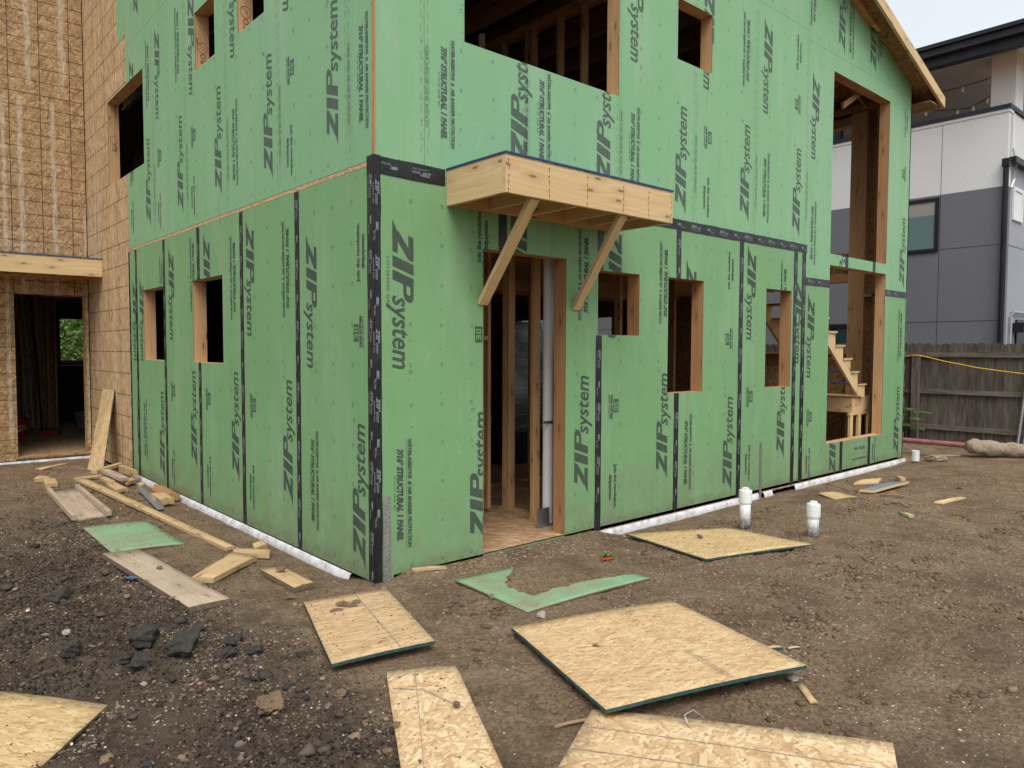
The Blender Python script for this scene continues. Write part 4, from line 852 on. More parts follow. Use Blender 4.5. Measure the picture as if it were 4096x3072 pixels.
slab('strand_board', 'osb_y', [(-2.32, -.31), (-1.95, -.79), (-2.55, -1.5), (-3.1, -.9)], .014, 'yellowish strand board sheet sprinkled with black grit, bottom left corner', 'board', G_OSB, 'edge_mud', warp=.003)
slab('strand_board', 'osb_y', [(2.45, -.32, .01), (3.46, -.75, .0), (3.46, -1.61, .0), (2.32, -1.27, .01)], .016, 'golden strand board sheet lying beside the two white cleanout pipes', 'board', G_OSB, 'edge_green', warp=.003)
slab('strand_board', 'osb_y', [(5.70, -.55), (6.01, -.6), (5.86, -.95), (5.49, -.86)], .012, 'small strand board offcut on the mud near the right end of the front wall', 'board', G_OSB)
gd, Gg, cg, bgz = slab('green_board', 'green_mud', [(.43, -.39), (1.60, -.47), (1.60, -1.27), (.43, -1.18)], .012, 'green sheathing offcut half buried in mud in front of the open doorway', 'board', 'green sheathing offcuts on the mud', 'edge_mud', warp=.006, n=14)
slab('green_board', 'green_mud', [(-1.27, 3.23), (-.71, 3.2), (-.70, 2.05), (-1.26, 2.15)], .012, 'green sheathing offcut dusted with mud among the lumber scraps on the left', 'board', 'green sheathing offcuts on the mud', 'edge_mud', warp=.006)
# mud lying on the green board by the door
def mudpatch(G, cen, base, parent_label, name='mud_patch', fn=None, h=.010):
    n = 110; N = len(G)-1; P = {}
    mb = MB()
    def at(u, v):
        i, j = min(int(u*N), N-1), min(int(v*N), N-1); fu, fv = u*N-i, v*N-j
        return (G[i][j]*(1-fu)*(1-fv)+G[i+1][j]*fu*(1-fv)+G[i+1][j+1]*fu*fv+G[i][j+1]*(1-fu)*fv)
    for i in range(n+1):
        for j in range(n+1):
            u, v = i/n, j/n; w = fn(u, v); p = at(u, v); P[i, j] = (Vector((p.x+cen.x, p.y+cen.y, p.z+base-.009+h*2.0*w)), w)
    for i in range(n):
        for j in range(n):
            q_ = [P[i, j], P[i+1, j], P[i+1, j+1], P[i, j+1]]
            if max(w for _, w in q_) > .02:
                f = [p for p, _ in q_]
                if (f[1]-f[0]).cross(f[2]-f[1]).z < 0: f = f[::-1]
                mb.face(f, smooth=True)
    o = mb.build(name, 'soil', None, weld=True); return tag(o, parent_label, 'mud', kind='stuff')
def mudfn(u, v):
    n_ = float(fbm(np.array([u*5.]), np.array([v*5.]), 5)[0]); n2 = float(fbm(np.array([u*24.]), np.array([v*24.]), 3)[0])
    # bare strip along the near edge and the left side, bare wedge at the far left corner
    d = min((.90-v)*5 - .45*math.sin(u*3.1), (u-.10)*6, 1.4)
    d = min(d, (v-.24)*5+(u-.22)*7) if u < .5 else d
    return max(0., min(1., (d+.14*n_)*1.2+.08*n2))*(.85+.3*n2)
mudpatch(Gg, cg, bgz, 'brown mud and grit spread over the green board by the doorway', fn=mudfn)
G_PL = 'lumber offcuts scattered on the mud'
def plank(name, mat, pts, th, label, cat='plank', group=G_PL, **k):
    d1 = Vector((pts[1][0]-pts[0][0], pts[1][1]-pts[0][1], 0)); d2 = Vector((pts[3][0]-pts[0][0], pts[3][1]-pts[0][1], 0)); L = d1 if d1.length > d2.length else d2
    return slab(name, mat, pts, th, label, cat, group, edge=k.pop('edge', mat), rot=math.atan2(L.y, L.x), n=k.pop('n', 6), warp=k.pop('warp', .002), jag=k.pop('jag', .0012), **k)
plank('plank', 'weath', [(-1.36, 2.03), (-1.09, 1.97), (-.97, .26), (-1.24, .26)], .038, 'wide weathered plank with pale washed patches and a rounded end, left foreground', edge='edge_mud')
plank('plank', 'scrap', [(-1.02, .90, .0), (-.57, 1.29, .02), (-.43, 1.13, .02), (-.91, .75, .0)], .038, 'short thick plank resting at an angle on a small block, near the front left wall', edge='scrap')
plank('wood_block', 'scrap', [(-.53, 1.38), (-.48, 1.51), (-.23, 1.33), (-.30, 1.19)], .038, 'pale wood block beneath the end of the angled plank', 'wood block')
plank('wood_block', 'scrap', [(-.30, 1.55), (-.18, 1.61), (-.20, 1.47), (-.34, 1.40)], .05, 'small cube-like block against the white wrap behind the angled plank', 'wood block')
plank('wood_block', 'scrap', [(-.54, .8), (-.38, .77), (-.36, .26), (-.54, .21)], .038, 'short muddy plank offcut with a dark clod on it, left of the house corner', 'wood block', edge='edge_mud')
# long board lying along the wall (slightly bowed)
plank('long_board', 'scrap', [(-.77, 6.16), (-.65, 6.18), (-.41, 1.62), (-.50, 1.61)], .03, 'very long narrow board running along the left side of the house', warp=.006, n=14)
f1, Gf, cf, bf = plank('formwork_tray', 'weath', [(-1.18, 5.45), (-.86, 5.44), (-.94, 3.69), (-1.25, 3.64)], .015, 'muddy plywood tray with two raised cleats along its sides', 'tray', None)
for s_ in (0, 1):
    a = Vector((-1.20 if s_ == 0 else -.90, 5.50, .02)); b = Vector((-1.28 if s_ == 0 else -.97, 3.62, .02)); d = b-a
    mb = MB(); mb.obox(a-f1.location+Vector((0, 0, .0)), d, (.045, 0, 0), (0, 0, .05)); mb.build('cleat', 'weath', f1)
for pts, th, lb in [([(-1.2, 6.30), (-1.11, 6.61), (-.98, 6.54), (-1.02, 6.30)], .05, 'farther of two small blocks left of the muddy tray'), ([(-1.11, 6.25), (-.97, 6.27), (-1.02, 5.82), (-1.15, 5.82)], .05, 'nearer of two small blocks left of the muddy tray'),
                    ([(-.49, 6.17), (-.33, 6.22), (-.32, 5.78), (-.48, 5.68)], .038, 'flat block lying beneath the crossed sticks by the wall'),
                    ([(-.54, 5.6), (-.43, 5.65), (-.41, 5.07), (-.56, 5.02)], .045, 'thick block standing apart in front of the crossed sticks'), ([(-.33, 5.67), (-.17, 5.89), (-.16, 5.7), (-.32, 5.49)], .038, 'offcut at the right foot of the crossed sticks'),
                    ([(-.76, 6.31), (-.40, 6.43), (-.43, 6.31), (-.76, 6.17)], .03, 'thin stick reaching left from the crossed sticks to the long board'), ([(-.34, 4.41), (-.20, 4.39), (-.21, 3.98), (-.36, 3.97)], .07, 'thick square block in front of the darker block by the wall'),
                    ([(-.24, 5.37), (-.16, 5.40), (-.16, 5.24), (-.24, 5.17)], .04, 'small muddy cube between the metal angle and the wall')]:
    plank('wood_block', 'scrap', pts, th, lb, 'wood block')
def stick(name, a, b, w, h, mat, label, cat='stick', group=None, up=(0, 0, 1)):
    a, b = Vector(a), Vector(b); d = b-a; s_ = d.cross(Vector(up)).normalized()*w; u = s_.cross(d).normalized()*h
    mb = MB(); mb.obox(-d/2-s_/2, d, s_, u if u.z > 0 else -u); o = mb.build(name, mat, None); o.location = (a+b)/2; return tag(o, label, cat, group)
stick('wood_stick', (-.50, 6.42, .04), (-.08, 6.80, .06), .09, .04, 'scrap', 'topmost of the crossed sticks, pointing to the wall corner', 'stick', G_PL)
stick('wood_stick', (-.12, 6.66, .0), (-.10, 5.95, .01), .045, .09, 'scrap', 'stick set on edge against the green wall beside the crossed sticks', 'stick', G_PL)
stick('wood_stick', (-.40, 6.27, .07), (-.34, 5.53, .045), .10, .038, 'weath', 'dark topped stick lying across the flat block by the wall', 'stick', G_PL)
stick('wood_block', (-.12, 4.95, -.02), (-.13, 4.30, -.03), .12, .075, 'fir', 'reddish block leaning on the white wrap at the foot of the green wall', 'wood block', G_PL, up=(.4, 0, 1))
# galvanised angle
mb = MB(); mb.obox((0, 0, 0), (-.17, -1.45, 0), (.06, 0, 0), (0, 0, .003)); mb.obox((.06, 0, 0), (-.17, -1.45, 0), (.003, 0, 0), (0, 0, .045)); o = mb.build('metal_angle', 'galv', None); o.location = (-.30, 5.13, .0); tag(o, 'bent galvanised steel angle lying among the scraps by the green wall', 'metal angle')
# leaning board in the inner corner
c4 = [Vector(p) for p in [(-.41, 7.25, -.02), (-.29, 6.90, -.02), (-.015, 7.35, 1.11), (-.03, 7.97, 1.10)]]
mb = MB(); nrm = (c4[1]-c4[0]).cross(c4[3]-c4[0]).normalized()*.016
back = [p-nrm if nrm.x < 0 else p+nrm for p in c4]; b0 = Vector((-.35, 7.07, -.02))
def fc(mb, f, uvs=None, mi=0, ref=None):
    if (f[1]-f[0]).cross(f[2]-f[1]).dot(ref) < 0: f = f[::-1]; uvs = uvs[::-1] if uvs else None
    mb.face(f, uvs, mi)
cc_ = sum(c4, Vector())/4
uvq = [(0, 0), (0, .38), (1.15, .38), (1.15, 0)]
fc(mb, [p-b0 for p in c4], uvq, 0, Vector((-1, -1, .4))); fc(mb, [p-b0 for p in back], uvq, 0, Vector((1, 1, -.4)))
for i in range(4):
    j = (i+1) % 4; fc(mb, [c4[i]-b0, c4[j]-b0, back[j]-b0, back[i]-b0], None, 1, ((c4[i]+c4[j])/2-cc_))
o = mb.build('leaning_board', ['osb_y', 'bluey'], None); o.location = b0; tag(o, 'strand board offcut with blue edge leaning on the wall in the inner corner', 'board')
# pieces on the right
plank('wood_board', 'pine', [(6.73, -.53), (7.07, -.46), (7.39, -.61), (7.11, -.68)], .03, 'pale board end behind the grey board, near the right end of the front wall', 'board', n=4)
M['greyb'] = lumber('grey_faced_board', (.20, .22, .24), (.14, .155, .17), 0, .2)
plank('wood_board', 'greyb', [(6.21, -.82, .01), (6.98, -.87, .04), (7.12, -1.05, .04), (6.27, -.97, .01)], .03, 'grey faced board tilted on the mud near the right end of the front wall', 'board', edge='pine', n=4)
plank('wood_strip', 'pine', [(6.21, -1.65), (6.79, -1.71), (6.8, -1.79), (6.25, -1.73)], .02, 'pale wood strip alone on the mud toward the right edge', 'wood strip', n=4)
plank('wood_strip', 'green_mud', [(5.42, -1.57), (5.46, -1.58), (5.30, -1.78), (5.22, -1.76)], .015, 'green sliver of sheathing lying on a small block, right side', 'wood strip', n=4)
plank('wood_block', 'scrap', [(7.46, -.76), (7.52, -.80), (7.42, -.90), (7.36, -.86)], .05, 'small block just beyond the grey board', 'wood block', n=3)
plank('wood_block', 'scrap', [(5.30, -1.66), (5.36, -1.68), (5.34, -1.76), (5.27, -1.74)], .03, 'small block under the green sliver', 'wood block', n=3)
plank('wood_strip', 'scrap', [(.76, -2.86), (.80, -2.87), (.68, -3.01), (.64, -2.99)], .008, 'splinter of wood just off the right corner of the largest sheet', 'wood strip', n=3)
plank('wood_strip', 'scrap', [(.98, -2.51), (1.11, -2.565), (1.12, -2.59), (.99, -2.535)], .014, 'green edged strip poking out from under the largest sheet', 'wood strip', n=3, edge='edge_green')
plank('wood_strip', 'scrap', [(1.15, -2.60), (1.21, -2.64), (1.205, -2.65), (1.145, -2.61)], .010, 'green edged strip half sunk in the mud beyond the largest sheet', 'wood strip', n=3, edge='edge_green')
plank('wood_strip', 'scrap', [(.29, -.03), (.57, -.07), (.57, -.10), (.29, -.06)], .018, 'thin pale strip at the foot of the wall between corner and doorway', 'wood strip', n=3)
plank('wood_strip', 'pine', [(.70, -3.02), (.74, -3.04), (.71, -3.09), (.67, -3.07)], .004, 'flat wood chip on the bare mud at lower right', 'wood strip', n=3) if False else None
plank('wood_strip', 'scrap', [(-1.0, 7.55), (-.55, 7.95), (-.50, 7.90), (-.92, 7.48)], .012, 'thin slat on the mud in front of the left doorway', 'wood strip', n=3)
# twigs / roots
def twig(pts, r, mat, label, cat='root', name='root'):
    P = [Vector(p) for p in pts]; o_ = P[0].copy(); mb = MB(); mb.tube([p-o_ for p in P], r, 7, radii=[r*(1-.5*i/len(P)) for i in range(len(P))]); o = mb.build(name, mat, None, weld=True); o.location = o_; return tag(o, label, cat)
M['bark'] = lumber('root_bark', (.33, .22, .14), (.22, .14, .085), 0)
twig([(6.5, -.28, .0), (6.3, -.42, .04), (6.25, -.65, .02), (6.2, -.78, .0)], .011, 'bark', 'thin root curving out of the mud beside the wall near the small offcut')
twig([(6.2, -1.06, .01), (6.28, -1.2, .03), (6.33, -1.30, .02), (6.36, -1.40, .0)], .011, 'bark', 'dark root stretched on the mud in front of the grey board')
twig([(5.9, -1.31, .0), (5.88, -1.42, .025), (5.82, -1.54, .0)], .009, 'bark', 'short root stub between the grey board and the green sliver')
twig([(-.48, -2.345, .012), (-.42, -2.37, .02), (-.34, -2.40, .02), (-.28, -2.42, .012)], .010, 'bark', 'small stick poking out beside the bottom sheet', 'stick', 'stick')
twig([(-.06, -2.78, .035), (-.045, -2.74, .075), (.01, -2.75, .085), (.05, -2.80, .04)], .0035, 'galv', 'bent grey wire loop lying on the bottom sheet', 'wire', 'wire_loop')
twig([(9.9, -.45, .02), (10.1, -.40, .05), (10.35, -.62, .05)], .012, 'scrap', 'thin stick between the concrete lump and the old post footing', 'stick', 'stick')

# ================================================================== rocks and clods
def vn3(a, b): return float(vnoise(np.array([a+50.]), np.array([b+50.]))[0])*2-1
def rock(x, y, r, mat, label, cat, group=None, flat=.6, seed=0, name='rock', sink=.25, z=None, elong=1.):
    import bmesh
    bm = bmesh.new(); bmesh.ops.create_icosphere(bm, subdivisions=4, radius=1); rr = random.Random(seed+int(x*1000)+int(y*777)); ph = [rr.uniform(0, 9) for _ in range(6)]; an = rr.uniform(0, PI)
    pl = [(Vector((rr.uniform(-1, 1), rr.uniform(-1, 1), rr.uniform(-.6, 1))).normalized(), rr.uniform(.5, .9)) for _ in range(11)]
    for v in bm.verts:
        p = v.co.copy(); d = 1
        for n_, h in pl:
            t_ = p.dot(n_)
            if t_ > h: p -= n_*(t_-h)*(1. if mat == 'asph' else .8)
        d = 1+.10*math.sin(p.x*4.3+ph[0])*math.sin(p.y*5.1+ph[1])+.07*math.sin(p.z*9+ph[2]+p.x*7)+rr.uniform(-.03, .03)+(.02 if mat == 'asph' else .09)*(vn3(p.x*5+ph[0], p.y*5+p.z*4))+(.035 if mat == 'asph' else .06)*vn3(p.x*11+p.z*9, p.y*11+ph[1])
        p = p*d; p.x *= elong; v.co = Vector((p.x*math.cos(an)-p.y*math.sin(an), p.x*math.sin(an)+p.y*math.cos(an), p.z*flat))*r
    me = bpy.data.meshes.new(name); bm.to_mesh(me); bm.free(); me.materials.append(M[mat]); o = bpy.data.objects.new(name, me); COL.objects.link(o)
    o.location = (x, y, (gz(x, y) if z is None else z)+r*flat*(1-sink)); return tag(o, label, cat, group)
GA = 'black asphalt lumps in the rubble'
for (x, y, r, lb) in [(-1.46, -.36, .105, 'largest black asphalt lump in the rubble, angular with a flat top'), (-1.60, -.14, .085, 'black asphalt lump touching the back of the largest lump'), (-1.97, -.10, .06, 'pointed black lump to the far left of the largest lump'), (-1.70, -.40, .062, 'dark grey lump just left of and below the largest lump'), (-1.76, -.24, .055, 'dark lump midway between the pointed one and the largest'),
                      (-1.19, -.70, .04, 'black lump at the right rim of the rubble nearest the squarish sheet'), (-1.22, -.46, .045, 'blocky grey lump at the right rim behind the other dark ones'), (-1.25, -.76, .03, 'small black lump beside the one at the right rim'), (-1.40, .09, .03, 'small black lump behind the largest lump'), (-1.28, -.08, .026, 'small black lump at the upper right of the rubble'), (-1.31, -.60, .055, 'broad grey crumbling lump in the right part of the rubble'),
                      (-1.84, .94, .07, 'dark broken mound of asphalt at the back of the rubble')]:
    rock(x, y, r, 'asph', lb, 'asphalt lump', GA, .78, name='asphalt_lump', elong=1.3, sink=.30)
GC = 'clods of earth lying about'
for (x, y, r, z, lb) in [(-1.05, -1.41, .035, None, 'round brown clod between the squarish sheet and the scuffed strip'), (-.98, -1.32, .014, None, 'tiny flat black clod behind the round brown clod'), (-1.04, -1.27, .018, None, 'small dark clod left of the round brown clod'), (-1.03, -1.89, .016, .03, 'dark clod on the left side of the scuffed strip'), (-1.15, -2.01, .018, None, 'smooth dark clod left of the scuffed strip near the bottom'), (-1.38, -1.36, .07, None, 'big crumbly clod standing in the rubble near the scuffed strip'),
                         (-.46, .62, .030, .05, 'dark clod on top of the short muddy offcut'), (-.60, .12, .028, None, 'flattened clod just in front of the short muddy offcut'), (.24, -1.95, .016, .065, 'small clod near the middle of the largest sheet'), (.27, -2.42, .012, .075, 'small clod toward the near corner of the largest sheet'), (.44, -.8, .028, None, 'clod on the mud to the left of the muddy green board'), (-.72, -1.93, .02, .035, 'curled clod on the right side of the scuffed strip'), (-1.14, 1.26, .02, .05, 'little clod on the wide weathered plank'), (2.85, -.85, .025, .03, 'clod on the golden sheet by the cleanout pipes'), (.75, -.66, .03, .03, 'clod on the mud covered green board')]:
    rock(x, y, r, 'clod', lb, 'clod', GC, .65, name='soil_clod', z=z, elong=1.3)
# the crumbled mud pile on the squarish sheet
for k, (x, y, r, lb) in enumerate([(-.44, -.36, .045, 'larger part of the crumbled mud pile on the squarish sheet'), (-.53, -.40, .028, 'left part of the crumbled mud pile on the squarish sheet'), (-.36, -.35, .028, 'right part of the crumbled mud pile on the squarish sheet')]): rock(x, y, r, 'clod', lb, 'clod', GC, .4, name='soil_clod', z=.03, elong=1.6)
rock(.46, -1.28, .035, 'stone', 'pale concrete crumb beside the near corner of the muddy green board', 'stone', name='stone'); rock(9.82, -.44, .11, 'conc', 'rough grey concrete lump on the mud near the white pipe stub', 'concrete lump', None, .6, name='concrete_lump', elong=1.5)
rock(-1.93, .28, .03, 'stone', 'reddish pale stone at the back of the rubble', 'stone', name='stone'); rock(-1.75, -.62, .022, 'stone', 'pale stone in the middle of the rubble', 'stone', name='stone')
rock(.83, -2.80, .03, 'stone', 'stone half hidden at the right corner of the largest sheet', 'stone', name='stone')

# ================================================================== scattered gravel, crumbs, chips (uncountable)
phi = (1+5**.5)/2
ico = np.array([(-1, phi, 0), (1, phi, 0), (-1, -phi, 0), (1, -phi, 0), (0, -1, phi), (0, 1, phi), (0, -1, -phi), (0, 1, -phi), (phi, 0, -1), (phi, 0, 1), (-phi, 0, -1), (-phi, 0, 1)])/1.9
icf = np.array([(0,11,5),(0,5,1),(0,1,7),(0,7,10),(0,10,11),(1,5,9),(5,11,4),(11,10,2),(10,7,6),(7,1,8),(3,9,4),(3,4,2),(3,2,6),(3,6,8),(3,8,9),(4,9,5),(2,4,11),(6,2,10),(8,6,7),(9,8,1)])
def scatter(name, label, xy, size, cols, flat=.7, elong=None, sink=.3, up=0., jitter=.22, mat='tint', zfn=None):
    n = len(size); r = rng; V = ico[None]*(1+r.uniform(-jitter, jitter, (n, 12, 1)))
    sc = np.ones((n, 1, 3)); sc[:, 0, 0] = (elong if elong is not None else r.uniform(.8, 1.5, n)); sc[:, 0, 2] = flat*r.uniform(.7, 1.2, n)
    V = V*sc; a = r.uniform(0, 2*PI, n); ca, sa = np.cos(a)[:, None], np.sin(a)[:, None]
    x = V[..., 0]*ca-V[..., 1]*sa; y = V[..., 0]*sa+V[..., 1]*ca; V = np.stack([x, y, V[..., 2]+x*r.uniform(-.15, .15, (n, 1))], -1)*size[:, None, None]
    z = (zfn or gheight)(xy[:, 0], xy[:, 1])+up+size*flat*(1-2*sink)*.5
    V += np.stack([xy[:, 0], xy[:, 1], z], -1)[:, None]
    Fc = (icf[None]+12*np.arange(n)[:, None, None]).reshape(-1, 3); me = bpy.data.meshes.new(name)
    me.vertices.add(n*12); me.vertices.foreach_set('co', V.astype(np.float32).ravel()); me.loops.add(Fc.size); me.loops.foreach_set('vertex_index', Fc.astype(np.int32).ravel())
    me.polygons.add(len(Fc)); me.polygons.foreach_set('loop_start', np.arange(0, Fc.size, 3, dtype=np.int32)); me.polygons.foreach_set('loop_total', np.full(len(Fc), 3, dtype=np.int32)); me.update()
    ca_ = me.color_attributes.new('tint', 'FLOAT_COLOR', 'POINT'); cc2 = np.concatenate([np.repeat(cols, 12, 0), np.ones((n*12, 1))], 1); ca_.data.foreach_set('color', cc2.astype(np.float32).ravel())
    me.materials.append(M[mat]); o = bpy.data.objects.new(name, me); COL.objects.link(o); return tag(o, label, 'gravel', kind='stuff')
def pal(n, cs, ps, var=.25):
    c = np.array(cs)[rng.choice(len(cs), n, p=np.array(ps)/sum(ps))]; return c*rng.uniform(1-var, 1+var, (n, 1))
def inside_house(p): return ((p[:, 0] > 0) & (p[:, 1] > 0) & (p[:, 0] < 9.7)) | (p[:, 1] > 8.85)
def rubble(n, s0, s1, pw):
    p = np.stack([rng.uniform(-3.3, -.45, n*3), rng.uniform(-2.8, 4.2, n*3)], 1); e = p[:, 0]+.65*fbm(p[:, 0]*1.6, p[:, 1]*1.6, 3)
    keep = (rng.random(len(p)) < (1-sst(e, -1.35, -.80))*(1-.8*sst(p[:, 1], 2.2, 4.2))*(.35+.9*sst(fbm(p[:, 0]*2.7+3, p[:, 1]*2.7, 3), -.3, .3))); p = p[keep][:n]
    s = s0+(s1-s0)*rng.random(len(p))**pw; return p, s
p, s = rubble(75000, .002, .0095, 2.2); scatter('rubble_gravel', 'dark gritty gravel heaped over the left foreground', p, s, (.55+.95*sst(fbm(p[:, 0]*2.2, p[:, 1]*2.2+4, 4), -.25, .3))[:, None]*pal(len(p), [(.085, .062, .045), (.15, .108, .076), (.040, .033, .029), (.23, .18, .14), (.34, .22, .17), (.50, .44, .37)], [7, 7, 5, 2.6, .5, .25]), .8, jitter=.4)
p, s = rubble(420, .014, .042, 2.2); scatter('rubble_clods', 'crumbly dark earth clods heaped in the rubble', p, s, pal(len(p), [(.085, .062, .046), (.055, .043, .036), (.14, .105, .078)], [4, 3, 2]), .62, jitter=.42, sink=.42)
p, s = rubble(900, .008, .026, 3); scatter('rubble_stones', 'larger dark stones and clods among the gritty gravel', p, s, pal(len(p), [(.075, .058, .046), (.125, .093, .068), (.04, .037, .036), (.20, .165, .14), (.30, .19, .15)], [4, 8, 1.5, 1, .3]), .6, jitter=.38)
def field(n, x0, x1, y0, y1, s0, s1, pw, dens=None):
    p = np.stack([rng.uniform(x0, x1, n), rng.uniform(y0, y1, n)], 1); p = p[~inside_house(p)]
    if dens is not None: p = p[rng.random(len(p)) < dens(p[:, 0], p[:, 1])]
    return p, s0+(s1-s0)*rng.random(len(p))**pw
clump = lambda x, y: .12+.88*sst(fbm(x*1.3+9, y*1.3+2, 3), .0, .45)
p, s = field(30000, -2.9, 9, -4.4, 8.8, .003, .013, 3, clump); scatter('soil_crumbs', 'brown soil crumbs strewn over the mud', p, s, pal(len(p), [(.21, .145, .092), (.27, .19, .128), (.13, .088, .057)], [4, 3, 3]), .7)
p, s = field(2600, -2.9, 9, -4.4, 8.8, .012, .034, 3, clump); scatter('soil_lumps', 'brown lumps of churned soil across the yard', p, s, pal(len(p), [(.20, .136, .086), (.25, .175, .116), (.12, .082, .055)], [4, 3, 2]), .5, jitter=.35)
p, s = field(5200, -2.9, 9.5, -4.4, 8.8, .0022, .0075, 2.5); scatter('pebbles', 'pale pebbles and grit dotted over the mud', p, s, pal(len(p), [(.45, .38, .30), (.30, .22, .17), (.6, .56, .5), (.33, .18, .13)], [5, 4, 2, 1]), .6)
cc_ = [(a, b, c_*.8) for a, b, c_ in PRINTS] + [(rng.uniform(-.9, 6.5), -.35-rng.random()*4.0, rng.uniform(.05, .16)) for _ in range(75)] + [(rng.uniform(-2.2, -.3), rng.uniform(2.5, 7.5), rng.uniform(.05, .16)) for _ in range(50)]
p = np.concatenate([np.stack([rng.normal(a, c_, 70), rng.normal(b, c_*.6, 70)], 1) for a, b, c_ in cc_]); p = p[~inside_house(p)]
scatter('churned_soil', 'patches of dark churned crumbs in the mud', p, .003+.017*rng.random(len(p))**3, pal(len(p), [(.16, .108, .067), (.11, .074, .047), (.22, .152, .096)], [3, 3, 2]), .6, jitter=.38)
p, s = field(5000, .5, 7, -4.4, -1, .0025, .007, 2); scatter('stone_grit', 'pale grit scattered at the right foreground', p, s, pal(len(p), [(.5, .44, .36), (.36, .29, .22)], [1, 1]), .5)
p, s = field(2600, -2.9, 9.5, -4.4, 8.8, .0015, .004, 1.5, lambda x, y: .25+.75*sst(fbm(x*.8, y*.8, 2), -.1, .3)); scatter('wood_chips', 'pale wood chips and sawdust slivers on the mud', p, s, pal(len(p), [(.62, .48, .30), (.55, .38, .2), (.7, .6, .45)], [4, 3, 2]), .25, elong=rng.uniform(2, 7, len(p)), sink=0, up=.002)
# litter of chips by the doorway and along the front wall
p = np.stack([rng.normal(1.35, .6, 900), -.02-np.abs(rng.normal(0, .28, 900))], 1); scatter('sawdust_litter', 'splinters and sawdust in front of the doorway', p, rng.uniform(.0015, .005, 900), pal(900, [(.62, .50, .34), (.5, .38, .25), (.3, .22, .15)], [3, 3, 3]), .25, elong=rng.uniform(1.5, 6, 900), sink=0, up=.003)
# black grit on the yellowish sheet at the left edge, crumbs on the other sheets
def on_quad(q4, n, zf, lo, hi):
    u, v = rng.random(n), rng.random(n); q4 = np.array(q4); P = (q4[0]*((1-u)*(1-v))[:, None]+q4[1]*(u*(1-v))[:, None]+q4[2]*(u*v)[:, None]+q4[3]*((1-u)*v)[:, None]); return P, lo+(hi-lo)*rng.random(n)**3
allp, alls, allz = [], [], []
for q4, n, z_, hi in [([(-2.32, -.31), (-1.95, -.79), (-2.55, -1.5), (-3.1, -.9)], 90, .02, .009), ([(-.76, -1.37), (-.43, -1.54), (-.96, -2.62), (-1.32, -2.42)], 160, .02, .007), ([(-.6, -.06), (-.03, -.19), (-.39, -1.29), (-.97, -1.17)], 200, .03, .008), ([(2.45, -.32), (3.46, -.75), (3.46, -1.61), (2.32, -1.27)], 60, .02, .01), ([(-1.27, 3.23), (-.71, 3.2), (-.70, 2.05), (-1.26, 2.15)], 60, .02, .012), ([(.12, -1.37), (1.2, -1.75), (.84, -2.87), (-.28, -2.48)], 60, .055, .005), ([(-1.36, 2.03), (-1.09, 1.97), (-.97, .26), (-1.24, .26)], 50, .045, .008)]:
    P, s = on_quad(q4, n, 0, .0015, hi); allp.append(P); alls.append(s); allz.append(np.full(n, z_))
# sit them on the actual sheets by ray casting once the scene exists
AP, AS = np.concatenate(allp), np.concatenate(alls)
bpy.context.view_layer.update(); dg = bpy.context.evaluated_depsgraph_get(); ZZ = []
for (x, y) in AP:
    hit, loc, *_ = S.ray_cast(dg, Vector((x, y, .6)), Vector((0, 0, -1))); ZZ.append(loc.z if hit else 0)
ZZ = np.array(ZZ); scatter('grit_on_boards', 'dark grit and crumbs sprinkled on the loose sheets', AP, AS, pal(len(AP), [(.07, .055, .045), (.15, .105, .07)], [2, 2]), .6, sink=.5, zfn=lambda x, y: ZZ)

# ================================================================== pipes, old post footing, fence, gate, plants
def cleanout(x, y, h, r, lean, label):
    root = empty('cleanout_pipe', label, 'pipe', 'white cleanout pipes beside the house', (x, y, gz(x, y)-.02))
    d = Vector((lean, 0, 1)).normalized(); MB().tube([(0, 0, 0), d*(h-.10)], r, 28).build('pipe', 'pvc', root, weld=True)
    c_ = MB()
    for a, b, q_ in ((h-.115, h-.012, 1.20), (h-.0118, h, 1.12), (h-.128, h-.1152, 1.12)): c_.tube([d*a, d*b], r*q_, 32)
    c_.tube([d*(h-.060), d*(h-.056)], r*1.235, 32)
    c_.build('cap', 'pvc_cap', root)
    MB().box(-.024+d.x*h, .024+d.x*h, -.024, .024, h+.0005, h+.024, 'z').build('cap_nut', 'pvc_cap', root)
M['pvc_cap'] = plain('pvc_cap', (.76, .78, .78), .35, .05, 6)
cleanout(3.62, -.84, .40, .052, .008, 'taller white capped cleanout pipe, nearer the green wall'); cleanout(3.79, -1.44, .325, .052, .02, 'shorter mud stained white cleanout pipe, farther right')
mb = MB(); mb.tube([(0, 0, -.03), (0, 0, .13)], .055, 24, cap=False); mb.face([(.055*math.cos(a), .055*math.sin(a), .125) for a in [i*PI/12 for i in range(24)]]); o = mb.build('pipe_stub', 'white', None); o.location = (9.55, -.25, .03); tag(o, 'short white pipe stub sticking out of the mud past the house corner', 'pipe')
pf = empty('old_fence_post', 'uprooted reddish steel post lying with its rough concrete footing', 'post', None, (10.45, -.80, .1))
import bmesh
MB().tube([(.08, -.02, .10), (-.12, 1.2, .12), (-.30, 2.6, .10)], .042, 16).build('post_pipe', 'pinkp', pf)
mb = MB(); A, B = Vector((.0, .12, .10)), Vector((.62, -.72, .02)); P = []
for i in range(26):
    t_ = i/25; P.append(A+(B-A)*t_)
rad = [.07+.06*min(1, i/2.5) if i < 3 else (.118+.012*math.sin(i*.9)-(.05*max(0, (i-20)/5))) for i in range(26)]
mb.tube(P, .16, 22, radii=rad); o = mb.build('concrete_footing', 'conc', pf, weld=True)
